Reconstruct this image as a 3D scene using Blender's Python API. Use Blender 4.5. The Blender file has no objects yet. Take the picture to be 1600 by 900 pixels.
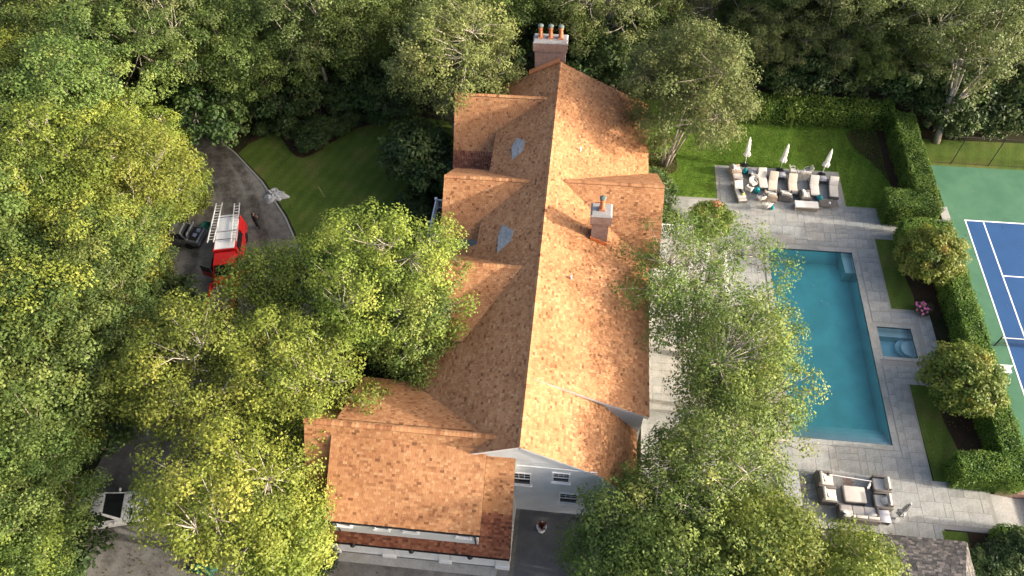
import bpy, bmesh, math, random
import numpy as np
from mathutils import Vector, Matrix
R = math.radians
random.seed(7); rng = np.random.default_rng(7)
scene = bpy.context.scene
col = scene.collection

# ------------------------------------------------------------------ camera
F_PX, PITCH, ROLL, CAM_H, YAW = 1169.667, 0.9315, -0.0353, 45.338, 0.1335
def _cam_axes():
    cp, sp = math.cos(PITCH), math.sin(PITCH)
    fwd, right, up = Vector((0, cp, -sp)), Vector((1, 0, 0)), Vector((0, sp, cp))
    c, s = math.cos(ROLL), math.sin(ROLL)
    r2, u2 = c*right + s*up, -s*right + c*up
    rot = Matrix.Rotation(YAW, 3, 'Z')
    return rot @ r2, rot @ u2, rot @ fwd
CR, CU, CF = _cam_axes()
CP = Vector((0, 0, CAM_H))
cam_d = bpy.data.cameras.new('camera'); cam = bpy.data.objects.new('camera', cam_d); col.objects.link(cam)
cam_d.sensor_width = 36; cam_d.lens = F_PX/1600*36; cam_d.clip_end = 1000; cam_d.clip_start = .5
cam.matrix_world = Matrix(((CR.x, CU.x, -CF.x, CP.x), (CR.y, CU.y, -CF.y, CP.y), (CR.z, CU.z, -CF.z, CP.z), (0, 0, 0, 1)))
scene.camera = cam
def G(px, py, z=0.0):
    """photo pixel (1600x900) on the horizontal plane z -> world point"""
    d = CF*F_PX + CR*(px-800) - CU*(py-450)
    t = (z-CAM_H)/d.z
    return CP + d*t
def G2(px, py, z=0.0):
    p = G(px, py, z); return (p.x, p.y)

# ------------------------------------------------------------------ light
SUN_EL, SUN_AZ = 16.0, -5.0         # azimuth measured from +x towards +y
world = bpy.data.worlds.new('World'); scene.world = world; world.use_nodes = True
wn = world.node_tree.nodes; wl = world.node_tree.links
sky = wn.new('ShaderNodeTexSky'); sky.sky_type = 'NISHITA'; sky.sun_disc = False
sky.sun_elevation = R(SUN_EL); sky.sun_rotation = R(90-SUN_AZ)
sky.air_density = .7; sky.dust_density = 8.0; sky.ozone_density = .4
wn['Background'].inputs['Strength'].default_value = 0.15
wl.new(sky.outputs['Color'], wn['Background'].inputs['Color'])
sd = bpy.data.lights.new('sun', 'SUN'); sd.energy = 2.7; sd.angle = R(0.6); sd.color = (1, .90, .76)
so = bpy.data.objects.new('sun', sd); col.objects.link(so)
sdir = Vector((math.cos(R(SUN_EL))*math.cos(R(SUN_AZ)), math.cos(R(SUN_EL))*math.sin(R(SUN_AZ)), math.sin(R(SUN_EL))))
so.rotation_euler = sdir.to_track_quat('Z', 'Y').to_euler(); so.location = (60, -5, 60)
vs = scene.view_settings; vs.view_transform = 'Standard'; vs.look = 'None'; vs.gamma = 1; vs.exposure = 1.77
try: vs.use_curve_mapping = False
except Exception: pass
cy = scene.cycles; cy.use_denoising = True; cy.max_bounces = 7; cy.transparent_max_bounces = 12
cy.diffuse_bounces = 3; cy.glossy_bounces = 2; cy.transmission_bounces = 5; cy.volume_bounces = 0
cy.caustics_reflective = False; cy.caustics_refractive = False; cy.sample_clamp_indirect = 6

# ------------------------------------------------------------------ materials
class Nt:
    def __init__(s, name):
        s.m = bpy.data.materials.new(name); s.m.use_nodes = True
        s.t = s.m.node_tree; s.n = s.t.nodes; s.b = s.n['Principled BSDF']; s.out = s.n['Material Output']
    def new(s, typ, **kw):
        n = s.n.new('ShaderNode'+typ)
        for k, v in kw.items():
            if k in n.inputs.keys(): n.inputs[k].default_value = v
            else: setattr(n, k, v)
        return n
    def link(s, a, b): s.t.links.new(a, b)
    def ramp(s, fac, stops, interp='LINEAR'):
        r = s.n.new('ShaderNodeValToRGB'); r.color_ramp.interpolation = interp
        el = r.color_ramp.elements
        while len(el) < len(stops): el.new(.5)
        for e, (p, c) in zip(el, stops): e.position = p; e.color = (*c, 1)
        s.link(fac, r.inputs['Fac']); return r.outputs['Color']
    def noise(s, scale, detail=4, rough=.55, coord='Object', vec=None):
        n = s.new('TexNoise'); n.inputs['Scale'].default_value = scale; n.inputs['Detail'].default_value = detail
        n.inputs['Roughness'].default_value = rough
        if vec is None:
            tc = s.new('TexCoord'); vec = tc.outputs[coord]
        s.link(vec, n.inputs['Vector']); return n.outputs['Fac']
    def mixc(s, a, b, fac, mode='MIX'):
        m = s.n.new('ShaderNodeMix'); m.data_type = 'RGBA'; m.blend_type = mode
        for v, i in ((fac, 0), (a, 6), (b, 7)):
            if hasattr(v, 'is_linked') or hasattr(v, 'links'): s.link(v, m.inputs[i])
            elif i == 0: m.inputs[0].default_value = v
            else: m.inputs[i].default_value = (*v, 1)
        return m.outputs[2]
    def bump(s, h, strength=.3, dist=.02):
        b = s.new('Bump'); b.inputs['Strength'].default_value = strength; b.inputs['Distance'].default_value = dist
        s.link(h, b.inputs['Height']); s.link(b.outputs['Normal'], s.b.inputs['Normal'])
    def setc(s, c):
        if hasattr(c, 'links'): s.link(c, s.b.inputs['Base Color'])
        else: s.b.inputs['Base Color'].default_value = (*c, 1)
    def rough(s, r, spec=.3):
        s.b.inputs['Roughness'].default_value = r; s.b.inputs['Specular IOR Level'].default_value = spec
    def tone(s):
        """random 0..1 of a piece: stored 'tone' plus the object's own random value, wrapped"""
        a = s.new('Attribute'); a.attribute_name = 'tone'
        o = s.new('ObjectInfo'); m = s.new('Math', operation='ADD'); s.link(a.outputs['Fac'], m.inputs[0]); s.link(o.outputs['Random'], m.inputs[1])
        f = s.new('Math', operation='FRACT'); s.link(m.outputs[0], f.inputs[0]); return f.outputs[0]
def simple(name, c, rough=.6, spec=.3, metal=0, var=.12, scale=6, bump=0):
    t = Nt(name)
    if var:
        n = t.noise(scale, 5)
        t.setc(t.ramp(n, [(.25, tuple(x*(1-var) for x in c)), (.75, tuple(min(1, x*(1+var)) for x in c))]))
        if bump: t.bump(n, bump, .02)
    else: t.setc(c)
    t.rough(rough, spec); t.b.inputs['Metallic'].default_value = metal
    return t.m
M = {}
def cedar(name, stops):
    t = Nt(name); f = t.tone(); c = t.ramp(f, stops)
    n = t.noise(.35, 5, .6); c2 = t.mixc(c, (.62, .55, .5), t.ramp(n, [(.35, (0, 0, 0)), (.75, (.75, .75, .75))]), 'MULTIPLY')
    n2 = t.noise(24, 4, .6); c3 = t.mixc(c2, (.7, .62, .55), t.ramp(n2, [(.4, (0, 0, 0)), (.8, (.7, .7, .7))]), 'MULTIPLY')
    t.setc(c3); t.rough(.75, .25); t.bump(n2, .25, .006); return t.m
M['cedar'] = cedar('cedar_shingle', [(0, (.18, .082, .038)), (.05, (.30, .14, .066)), (.2, (.38, .185, .088)), (.6, (.43, .222, .106)), (.88, (.465, .255, .127)), (1, (.50, .30, .16))])
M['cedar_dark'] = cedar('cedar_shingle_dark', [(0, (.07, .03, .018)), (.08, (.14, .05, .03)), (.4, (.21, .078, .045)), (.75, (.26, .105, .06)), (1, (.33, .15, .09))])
M['slate'] = cedar('dark_weathered_shingle', [(0, (.035, .035, .04)), (.3, (.06, .06, .065)), (.7, (.10, .098, .10)), (1, (.19, .18, .18))])
M['trim'] = simple('white_trim', (.74, .75, .76), .5, .35, var=.04)
def wallm():
    t = Nt('white_painted_brick'); tc = t.new('TexCoord'); mp = t.new('Mapping'); mp.inputs['Rotation'].default_value = (R(90), 0, 0); t.link(tc.outputs['Object'], mp.inputs['Vector'])
    b = t.new('TexBrick'); b.inputs['Scale'].default_value = 4.5; b.inputs['Mortar Size'].default_value = .02; b.inputs['Color1'].default_value = (.72, .73, .75, 1); b.inputs['Color2'].default_value = (.66, .68, .7, 1); b.inputs['Mortar'].default_value = (.5, .52, .55, 1)
    t.link(mp.outputs[0], b.inputs['Vector']); n = t.noise(.8, 5); t.setc(t.mixc(b.outputs['Color'], (.82, .8, .77), t.ramp(n, [(.4, (0, 0, 0)), (.8, (1, 1, 1))]), 'MULTIPLY')); t.rough(.7, .2); t.bump(b.outputs['Fac'], -.3, .02); return t.m
M['wall'] = wallm()
def brickm():
    t = Nt('red_brick'); tc = t.new('TexCoord'); mp = t.new('Mapping'); mp.inputs['Rotation'].default_value = (R(90), 0, 0)
    t.link(tc.outputs['Object'], mp.inputs['Vector'])
    b = t.new('TexBrick'); b.inputs['Scale'].default_value = 4.4; b.inputs['Mortar Size'].default_value = .022
    b.inputs['Color1'].default_value = (.25, .135, .105, 1); b.inputs['Color2'].default_value = (.16, .08, .065, 1); b.inputs['Mortar'].default_value = (.30, .27, .25, 1)
    t.link(mp.outputs[0], b.inputs['Vector']); n = t.noise(3, 5)
    t.setc(t.mixc(b.outputs['Color'], (.32, .28, .26), t.ramp(n, [(.4, (0, 0, 0)), (.75, (.5, .5, .5))]))); t.rough(.85, .15); t.bump(b.outputs['Fac'], -.4, .02); return t.m
M['brick'] = brickm()
M['terracotta'] = simple('terracotta', (.46, .17, .085), .7, .2)
M['copper'] = simple('new_copper', (.62, .24, .10), .4, .5, metal=.6, var=.2)
M['lead'] = simple('grey_lead', (.26, .275, .285), .6, .3, metal=.1, var=.35, scale=5)
M['cowl'] = simple('aged_copper', (.10, .13, .125), .7, .3, var=.2)
M['capstone'] = simple('cap_stone', (.24, .245, .25), .8, .2)
M['glass'] = simple('window_glass', (.012, .015, .018), .12, .25, var=0)
M['black'] = simple('black_metal', (.018, .018, .02), .5, .4, var=0)
M['dark'] = simple('dark_interior', (.02, .02, .022), .8, .2, var=0)
def paver(name, stops, fine=9):
    t = Nt(name); f = t.tone(); c = t.ramp(f, stops)
    n = t.noise(1.1, 6, .6); c = t.mixc(c, (.72, .72, .70), t.ramp(n, [(.35, (0, 0, 0)), (.75, (1, 1, 1))]), 'MULTIPLY')
    n2 = t.noise(fine, 6, .65); c = t.mixc(c, (.68, .68, .68), t.ramp(n2, [(.42, (0, 0, 0)), (.8, (1, 1, 1))]), 'MULTIPLY')
    t.setc(c); t.rough(.7, .25); t.bump(n2, .25, .01); return t.m
M['bluestone'] = paver('bluestone', [(0, (.26, .275, .275)), (.1, (.30, .315, .315)), (.3, (.33, .34, .335)), (.5, (.345, .35, .34)), (.68, (.325, .335, .335)), (.8, (.35, .345, .33)), (.92, (.31, .33, .335)), (1, (.27, .285, .29))])
M['limestone'] = paver('pale_paving', [(0, (.36, .365, .36)), (.5, (.42, .415, .40)), (1, (.39, .38, .36))])
M['slate_paving'] = paver('slate_paving', [(0, (.10, .105, .115)), (.5, (.12, .125, .135)), (1, (.14, .145, .15))])
M['joint'] = simple('joint_sand', (.25, .25, .24), .95, .05)
def lawnm(name, a, b, c, stripe=.0):
    t = Nt(name); n = t.noise(.45, 6, .6); n2 = t.noise(7, 5, .7)
    cc = t.ramp(n, [(.3, a), (.5, b), (.72, c)])
    cc = t.mixc(cc, (.5, .55, .45), t.ramp(n2, [(.35, (0, 0, 0)), (.7, (.8, .8, .8))]), 'MULTIPLY')
    if stripe:
        tc = t.new('TexCoord'); mp = t.new('Mapping'); mp.inputs['Rotation'].default_value = (0, 0, R(20)); t.link(tc.outputs['Object'], mp.inputs['Vector'])
        w = t.new('TexWave', wave_type='BANDS', bands_direction='X'); w.inputs['Scale'].default_value = .32; w.inputs['Distortion'].default_value = 1.5; t.link(mp.outputs[0], w.inputs['Vector'])
        cc = t.mixc(cc, (1-stripe, 1-stripe, 1-stripe), w.outputs['Fac'], 'MULTIPLY')
    t.setc(cc); t.rough(.9, .1); t.bump(n2, .6, .05); return t.m
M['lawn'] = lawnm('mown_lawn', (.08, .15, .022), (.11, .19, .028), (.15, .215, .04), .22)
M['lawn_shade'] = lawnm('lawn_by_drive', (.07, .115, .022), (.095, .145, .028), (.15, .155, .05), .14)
M['mulch'] = lawnm('mulch', (.035, .022, .015), (.05, .033, .022), (.075, .05, .033))
M['forest'] = lawnm('leaf_litter', (.018, .022, .010), (.03, .03, .015), (.05, .042, .022))
def gravelm():
    t = Nt('gravel_drive'); n = t.noise(.22, 6, .62); n2 = t.noise(14, 5, .7); n3 = t.noise(1.3, 5, .7)
    c = t.ramp(n, [(.34, (.115, .11, .105)), (.46, (.18, .175, .165)), (.54, (.22, .215, .205)), (.66, (.28, .27, .26))])
    c = t.mixc(c, (.45, .42, .4), t.ramp(n3, [(.45, (0, 0, 0)), (.75, (.9, .9, .9))]), 'MULTIPLY')
    c = t.mixc(c, (.6, .6, .6), t.ramp(n2, [(.4, (0, 0, 0)), (.75, (.9, .9, .9))]), 'MULTIPLY')
    t.setc(c); t.rough(.95, .1); t.bump(n2, .6, .03); return t.m
M['gravel'] = gravelm()
def courtm(name, a, b):
    t = Nt(name); n = t.noise(.5, 6, .6); n2 = t.noise(30, 3)
    c = t.mixc(t.ramp(n, [(.35, a), (.7, b)]), (.8, .8, .8), t.ramp(n2, [(.4, (0, 0, 0)), (.7, (.6, .6, .6))]), 'MULTIPLY')
    t.setc(c); t.rough(.85, .2); return t.m
M['court_green'] = courtm('court_green', (.05, .14, .088), (.075, .18, .11))
M['court_blue'] = courtm('court_blue', (.018, .068, .19), (.023, .083, .225))
M['line'] = simple('line_paint', (.78, .8, .8), .7, .2, var=.05)
M['plaster'] = simple('pool_plaster', (.52, .72, .72), .6, .3, var=.14, scale=.8)
M['tile'] = simple('dark_waterline_tile', (.05, .075, .085), .3, .5, var=.2, scale=20)
def waterm(name, color, dens):
    t = Nt(name); t.n.remove(t.b)
    tr = t.new('BsdfTransparent'); gl = t.new('BsdfGlossy'); gl.inputs['Roughness'].default_value = .03
    fr = t.new('Fresnel'); fr.inputs['IOR'].default_value = 1.33; mx = t.new('MixShader')
    n = t.noise(2.2, 3); b = t.new('Bump'); b.inputs['Strength'].default_value = .12; b.inputs['Distance'].default_value = .05
    t.link(n, b.inputs['Height']); t.link(b.outputs['Normal'], gl.inputs['Normal']); t.link(b.outputs['Normal'], fr.inputs['Normal'])
    t.link(fr.outputs[0], mx.inputs[0]); t.link(tr.outputs[0], mx.inputs[1]); t.link(gl.outputs[0], mx.inputs[2]); t.link(mx.outputs[0], t.out.inputs['Surface'])
    v = t.new('VolumeAbsorption'); v.inputs['Color'].default_value = (*color, 1); v.inputs['Density'].default_value = dens
    t.link(v.outputs[0], t.out.inputs['Volume']); return t.m
M['water'] = waterm('pool_water', (.0, .93, .92), .34)
M['spa_water'] = waterm('spa_water', (.25, .7, .82), .5)
M['wicker'] = simple('grey_wicker', (.13, .12, .115), .8, .2, var=.35, scale=60, bump=.4)
M['wicker_tan'] = simple('tan_wicker', (.30, .24, .19), .8, .2, var=.3, scale=60, bump=.4)
M['cushion'] = simple('linen_cushion', (.47, .45, .425), .9, .1, var=.06, scale=5, bump=.15)
M['cushion_cream'] = simple('cream_cushion', (.50, .45, .38), .9, .1, var=.06, scale=5, bump=.15)
M['pillow'] = simple('white_pillow', (.60, .59, .58), .9, .1, var=.05, scale=8, bump=.2)
M['table_grey'] = simple('grey_table_top', (.30, .31, .36), .5, .3, var=.15, scale=3)
M['teak'] = simple('pale_teak', (.36, .29, .22), .7, .2, var=.2, scale=10)
M['teal'] = simple('teal_glaze', (.0, .20, .24), .18, .6, var=.3, scale=3)
M['fabric_white'] = simple('umbrella_canvas', (.72, .70, .67), .85, .1, var=.08, scale=6, bump=.2)
def stripem():
    t = Nt('striped_canvas'); tc = t.new('TexCoord'); w = t.new('TexWave', wave_type='BANDS', bands_direction='Z'); w.inputs['Scale'].default_value = 2.6; w.inputs['Distortion'].default_value = 2.2; w.inputs['Detail Scale'].default_value = 2
    t.link(tc.outputs['Object'], w.inputs['Vector']); t.setc(t.ramp(w.outputs['Fac'], [(.45, (.06, .06, .065)), (.55, (.72, .7, .68))])); t.rough(.85, .1); return t.m
M['stripe'] = stripem()
def barkm(name, a, b):
    t = Nt(name); n = t.noise(4, 6, .7); t.setc(t.ramp(n, [(.3, a), (.7, b)])); t.rough(.9, .1); t.bump(n, .6, .05); return t.m
M['bark'] = barkm('grey_bark', (.10, .085, .07), (.26, .23, .195))
M['bark_pale'] = barkm('pale_bark', (.20, .18, .155), (.44, .40, .35))
def leafm(name, stops, trans=.32):
    t = Nt(name); a = t.new('Attribute'); a.attribute_name = 'tone'
    o = t.new('ObjectInfo')
    c = t.ramp(a.outputs['Fac'], stops)
    hs = t.new('HueSaturation'); hs.inputs['Saturation'].default_value = 1.0
    mr = t.new('MapRange'); mr.inputs['To Min'].default_value = .488; mr.inputs['To Max'].default_value = .514; t.link(o.outputs['Random'], mr.inputs['Value']); t.link(mr.outputs[0], hs.inputs['Hue'])
    m2 = t.new('Math', operation='MULTIPLY'); m2.inputs[1].default_value = 7.31; t.link(o.outputs['Random'], m2.inputs[0]); f2 = t.new('Math', operation='FRACT'); t.link(m2.outputs[0], f2.inputs[0])
    mv = t.new('MapRange'); mv.inputs['To Min'].default_value = .8; mv.inputs['To Max'].default_value = 1.2; t.link(f2.outputs[0], mv.inputs['Value']); t.link(mv.outputs[0], hs.inputs['Value'])
    t.link(c, hs.inputs['Color']); cc = hs.outputs[0]
    t.setc(cc); t.rough(.55, .25)
    tr = t.new('BsdfTranslucent'); hs2 = t.new('HueSaturation'); hs2.inputs['Hue'].default_value = .493; hs2.inputs['Value'].default_value = 1.25; t.link(cc, hs2.inputs['Color']); t.link(hs2.outputs[0], tr.inputs['Color'])
    mx = t.new('MixShader'); mx.inputs[0].default_value = trans; t.link(t.b.outputs[0], mx.inputs[1]); t.link(tr.outputs[0], mx.inputs[2]); t.link(mx.outputs[0], t.out.inputs['Surface'])
    return t.m
M['leaf_oak'] = leafm('leaf_oak', [(0, (.042, .072, .02)), (.4, (.08, .125, .03)), (.75, (.12, .17, .04)), (1, (.18, .215, .058))])
M['leaf_yellow'] = leafm('leaf_yellow_green', [(0, (.075, .115, .022)), (.4, (.14, .185, .03)), (.75, (.205, .245, .042)), (1, (.275, .295, .06))])
M['leaf_birch'] = leafm('leaf_birch', [(0, (.075, .10, .03)), (.4, (.115, .15, .045)), (.75, (.16, .19, .06)), (1, (.22, .23, .085))])
M['leaf_elm'] = leafm('leaf_elm', [(0, (.055, .10, .025)), (.4, (.105, .165, .036)), (.75, (.155, .215, .048)), (1, (.24, .28, .075))])
M['leaf_dark'] = leafm('leaf_dark', [(0, (.022, .045, .015)), (.5, (.05, .085, .025)), (1, (.095, .135, .038))], .25)
M['leaf_hedge'] = leafm('leaf_hedge', [(0, (.05, .11, .018)), (.5, (.085, .165, .025)), (1, (.15, .22, .04))], .3)
M['leaf_dogwood'] = leafm('leaf_dogwood', [(0, (.07, .12, .022)), (.5, (.14, .185, .03)), (.85, (.20, .22, .045)), (1, (.32, .27, .06))], .3)
M['leaf_hydrangea'] = leafm('leaf_hydrangea', [(0, (.06, .11, .02)), (.6, (.15, .19, .035)), (.85, (.20, .20, .05)), (.9, (.28, .09, .06)), (1, (.33, .10, .08))], .3)
M['flower'] = simple('pink_flower', (.62, .16, .36), .7, .2, var=.25, scale=9)
M['hedge_core'] = simple('hedge_twigs', (.022, .04, .012), .95, .05)
M['grass_blade'] = leafm('grass_blade', [(0, (.08, .16, .02)), (.6, (.13, .22, .03)), (1, (.2, .26, .05))], .35)
M['red'] = simple('red_paint', (.50, .018, .02), .28, .5, var=.04)
M['white_paint'] = simple('white_car_paint', (.70, .72, .75), .3, .5, var=.02)
M['grey_paint'] = simple('grey_car_paint', (.12, .13, .145), .28, .5, metal=.4, var=.03)
M['rubber'] = simple('tyre_rubber', (.02, .02, .02), .85, .15, var=0)
M['chrome'] = simple('alloy', (.45, .46, .47), .3, .5, metal=.8, var=0)
M['aluminium'] = simple('ladder_aluminium', (.62, .63, .64), .4, .5, metal=.5, var=.08)
M['lamp_red'] = simple('tail_lamp', (.35, .01, .012), .2, .5, var=0)
M['lamp_clear'] = simple('head_lamp', (.6, .62, .65), .15, .6, var=0)
M['tarp'] = simple('silver_tarp', (.34, .35, .37), .4, .4, var=.35, scale=3, bump=.6)
M['skin'] = simple('skin', (.45, .27, .19), .6, .3, var=.05)
M['cloth_black'] = simple('black_clothing', (.02, .02, .023), .9, .1, var=.2)
M['hair'] = simple('dark_hair', (.02, .014, .01), .7, .3, var=.2)
M['blue_plastic'] = simple('blue_plastic', (.05, .16, .30), .45, .4, var=.1)
M['green_tarp'] = simple('green_tarp', (.012, .09, .075), .6, .3, var=.25, scale=4, bump=.5)
M['blue_cloth'] = simple('faded_blue_cloth', (.16, .20, .30), .85, .1, var=.25, scale=8, bump=.4)
M['scrap'] = paver('shingle_scrap', [(0, (.12, .07, .045)), (.4, (.30, .19, .13)), (.7, (.45, .30, .22)), (1, (.6, .57, .54))])
M['rust'] = simple('terracotta_stain', (.24, .17, .14), .9, .1, var=.3, scale=12)

# ------------------------------------------------------------------ mesh helpers
class MB:
    def __init__(s): s.v = []; s.f = []; s.tone = None
    def quad(s, a, b, c, d):
        i = len(s.v); s.v += [tuple(a), tuple(b), tuple(c), tuple(d)]; s.f.append((i, i+1, i+2, i+3)); return s
    def poly(s, pts):
        i = len(s.v); s.v += [tuple(p) for p in pts]; s.f.append(tuple(range(i, i+len(pts)))); return s
    def hexa(s, p):      # p: 8 points, bottom ring then top ring (both counter-clockwise from above)
        i = len(s.v); s.v += [tuple(q) for q in p]
        s.f += [(i+3, i+2, i+1, i), (i+4, i+5, i+6, i+7)] + [(i+k, i+(k+1) % 4, i+4+(k+1) % 4, i+4+k) for k in range(4)]; return s
    def box(s, x0, x1, y0, y1, z0, z1, rz=0, o=(0, 0)):
        p = [(x0, y0, z0), (x1, y0, z0), (x1, y1, z0), (x0, y1, z0), (x0, y0, z1), (x1, y0, z1), (x1, y1, z1), (x0, y1, z1)]
        if rz:
            c, n = math.cos(rz), math.sin(rz); p = [(o[0]+(x-o[0])*c-(y-o[1])*n, o[1]+(x-o[0])*n+(y-o[1])*c, z) for x, y, z in p]
        return s.hexa(p)
    def prism(s, poly, z0, z1):
        n = len(poly); i = len(s.v)
        s.v += [(x, y, z0) for x, y in poly] + [(x, y, z1) for x, y in poly]
        s.f += [tuple(i+k for k in reversed(range(n))), tuple(i+n+k for k in range(n))]
        s.f += [(i+k, i+(k+1) % n, i+n+(k+1) % n, i+n+k) for k in range(n)]; return s
    def extr(s, sec, axis, a0, a1):
        """section of (p, z) pairs extruded along y (axis 'y': p is x) or x (axis 'x': p is y)"""
        n = len(sec); i = len(s.v)
        f = (lambda p, z, a: (p, a, z)) if axis == 'y' else (lambda p, z, a: (a, p, z))
        s.v += [f(p, z, a0) for p, z in sec] + [f(p, z, a1) for p, z in sec]
        s.f += [tuple(i+k for k in range(n)), tuple(i+n+k for k in reversed(range(n)))]
        s.f += [(i+(k+1) % n, i+k, i+n+k, i+n+(k+1) % n) for k in range(n)]; return s
    def tube(s, p0, p1, r0, r1=None, n=8, cap=True):
        r1 = r0 if r1 is None else r1; p0, p1 = Vector(p0), Vector(p1); d = (p1-p0)
        if d.length < 1e-6: return s
        d.normalize(); a = d.orthogonal().normalized(); b = d.cross(a); i = len(s.v)
        for p, r in ((p0, r0), (p1, r1)):
            for k in range(n):
                t = 2*math.pi*k/n; s.v.append(tuple(p+a*(r*math.cos(t))+b*(r*math.sin(t))))
        s.f += [(i+k, i+(k+1) % n, i+n+(k+1) % n, i+n+k) for k in range(n)]
        if cap: s.f += [tuple(i+k for k in reversed(range(n))), tuple(i+n+k for k in range(n))]
        return s
    def path(s, pts, radii, n=6):
        for k in range(len(pts)-1): s.tube(pts[k], pts[k+1], radii[k], radii[k+1], n, True)
        return s
    def lathe(s, prof, n=16, o=(0, 0, 0), star=0, lobes=6):
        i = len(s.v)
        for r, z in prof:
            for k in range(n):
                t = 2*math.pi*k/n; rr = r*(1+star*math.cos(lobes*t)); s.v.append((o[0]+rr*math.cos(t), o[1]+rr*math.sin(t), o[2]+z))
        m = len(prof)
        for j in range(m-1):
            s.f += [(i+j*n+k, i+j*n+(k+1) % n, i+(j+1)*n+(k+1) % n, i+(j+1)*n+k) for k in range(n)]
        s.f += [tuple(i+k for k in reversed(range(n))), tuple(i+(m-1)*n+k for k in range(n))]; return s
    def mesh(s, name, mat, smooth=False):
        me = bpy.data.meshes.new(name); me.from_pydata(s.v, [], s.f)
        if s.tone is not None:
            at = me.attributes.new('tone', 'FLOAT', 'FACE'); at.data.foreach_set('value', np.asarray(s.tone, dtype=np.float32))
        me.materials.append(mat)
        if smooth: me.polygons.foreach_set('use_smooth', [True]*len(me.polygons))
        me.update(); return me
    def build(s, name, mat, parent=None, smooth=False):
        return put(name, s.mesh(name, mat, smooth), parent)
def put(name, me, parent=None, loc=None, rz=0):
    o = bpy.data.objects.new(name, me); col.objects.link(o)
    if parent is not None: o.parent = parent
    if loc is not None: o.location = loc
    if rz: o.rotation_euler = (0, 0, rz)
    return o
def rbox(name, sx, sy, sz, mat, bev=.04, seg=2, taper=0):
    """rounded box standing on z=0, centred in x, y"""
    bm = bmesh.new(); bmesh.ops.create_cube(bm, size=1)
    for v in bm.verts:
        v.co.x *= sx; v.co.y *= sy; v.co.z = (v.co.z+.5)*sz
        if taper and v.co.z > sz*.5: v.co.x *= 1-taper; v.co.y *= 1-taper
    bmesh.ops.bevel(bm, geom=list(bm.edges), offset=bev, segments=seg, affect='EDGES', profile=.6)
    me = bpy.data.meshes.new(name); bm.to_mesh(me); bm.free(); me.materials.append(mat)
    me.polygons.foreach_set('use_smooth', [True]*len(me.polygons)); me.update(); return me
def tag(o, label=None, cat=None, group=None, kind=None):
    if label: o['label'] = label
    if cat: o['category'] = cat
    if group: o['group'] = group
    if kind: o['kind'] = kind
    return o
def thing(name, label, cat, loc=(0, 0, 0), rz=0, group=None):
    o = bpy.data.objects.new(name, None); col.objects.link(o); o.empty_display_size = .2
    o.location = loc; o.rotation_euler = (0, 0, rz); return tag(o, label, cat, group)
def copy_tree(o, parent=None):
    c = o.copy(); col.objects.link(c)
    if parent is not None: c.parent = parent
    for ch in list(o.children): copy_tree(ch, c)
    return c
def place(o, loc, rz=None, label=None):
    o.location = loc
    if rz is not None: o.rotation_euler = (0, 0, rz)
    if label: o['label'] = label
    return o
def sheet(name, pts, z, mat, kind='structure', h=None):
    mb = MB()
    mb.poly([(x, y, z) for x, y in pts]); me = mb.mesh(name, mat)
    if me.polygons[0].normal.z < 0: me.flip_normals()
    o = put(name, me); return tag(o, kind=kind)
def smooth_poly(pts, n=6):
    """closed Catmull-Rom through the points"""
    out = []; m = len(pts)
    for i in range(m):
        p0, p1, p2, p3 = [np.array(pts[(i+k-1) % m], float) for k in range(4)]
        for j in range(n):
            t = j/n; out.append(tuple(.5*((2*p1)+(-p0+p2)*t+(2*p0-5*p1+4*p2-p3)*t*t+(-p0+3*p1-3*p2+p3)*t**3)))
    return out

# ------------------------------------------------------------------ ground
COURT_Z = -0.42
def ground_sheet():
    xs = np.concatenate([np.arange(-150, -70, 10), np.arange(-70, 14, 3), [14.9, 21.35, 21.9, 24.35, 26.62], [29.05, 29.6], np.arange(32, 90, 6), np.arange(90, 151, 10)])
    ys = np.concatenate([np.arange(-80, 0, 10), np.arange(0, 20, 3), [20.45, 22.95, 26, 29.75, 32.35, 36, 39.15], np.arange(42, 90, 3), np.arange(90, 201, 10)])
    vv = []; ff = []
    for j, y in enumerate(ys):
        for i, x in enumerate(xs):
            z = -.03 if x < 29.3 else COURT_Z-.03
            if x < -40 or y > 58: z += random.uniform(-.02, .02)
            vv.append((x, y, z))
    n = len(xs)
    for j in range(len(ys)-1):
        for i in range(n-1):
            cx_, cy_ = (xs[i]+xs[i+1])/2, (ys[j]+ys[j+1])/2
            if (14.9 < cx_ < 21.35 and 22.95 < cy_ < 39.15) or (21.9 < cx_ < 24.35 and 29.75 < cy_ < 32.35) or (26.62 < cx_ < 29.05 and 18 < cy_ < 20.45): continue
            ff.append((j*n+i, j*n+i+1, (j+1)*n+i+1, (j+1)*n+i))
    mb = MB(); mb.v = vv; mb.f = ff
    return tag(mb.build('ground', M['forest']), kind='structure')
ground_sheet()
drive_px = [(232, 150), (250, 205), (285, 242), (322, 285), (322, 325), (275, 345), (248, 385), (262, 440), (300, 465), (306, 490), (268, 525), (215, 600), (180, 680), (140, 750), (105, 830), (60, 930)]
drive_px += [(300, 960), (840, 965)]
drive_l = [G2(*p) for p in drive_px] + [(-1.2, 14.0), (-1.2, 16.6), (-12, 17), (-14.5, 22), (-16, 27)] + [G2(*p) for p in [(500, 455), (470, 395), (446, 340), (410, 285), (368, 240), (325, 205), (292, 160)]]
drive_obj = sheet('driveway', drive_l, .002, M['gravel'])
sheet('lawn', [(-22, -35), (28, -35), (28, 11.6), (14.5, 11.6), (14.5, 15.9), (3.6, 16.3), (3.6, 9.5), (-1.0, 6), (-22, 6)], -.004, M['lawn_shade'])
sheet('side_path', [(-2.2, 9.0), (3.6, 9.5), (3.6, 17), (-2.2, 17)], .0045, M['slate_paving'])
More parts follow.
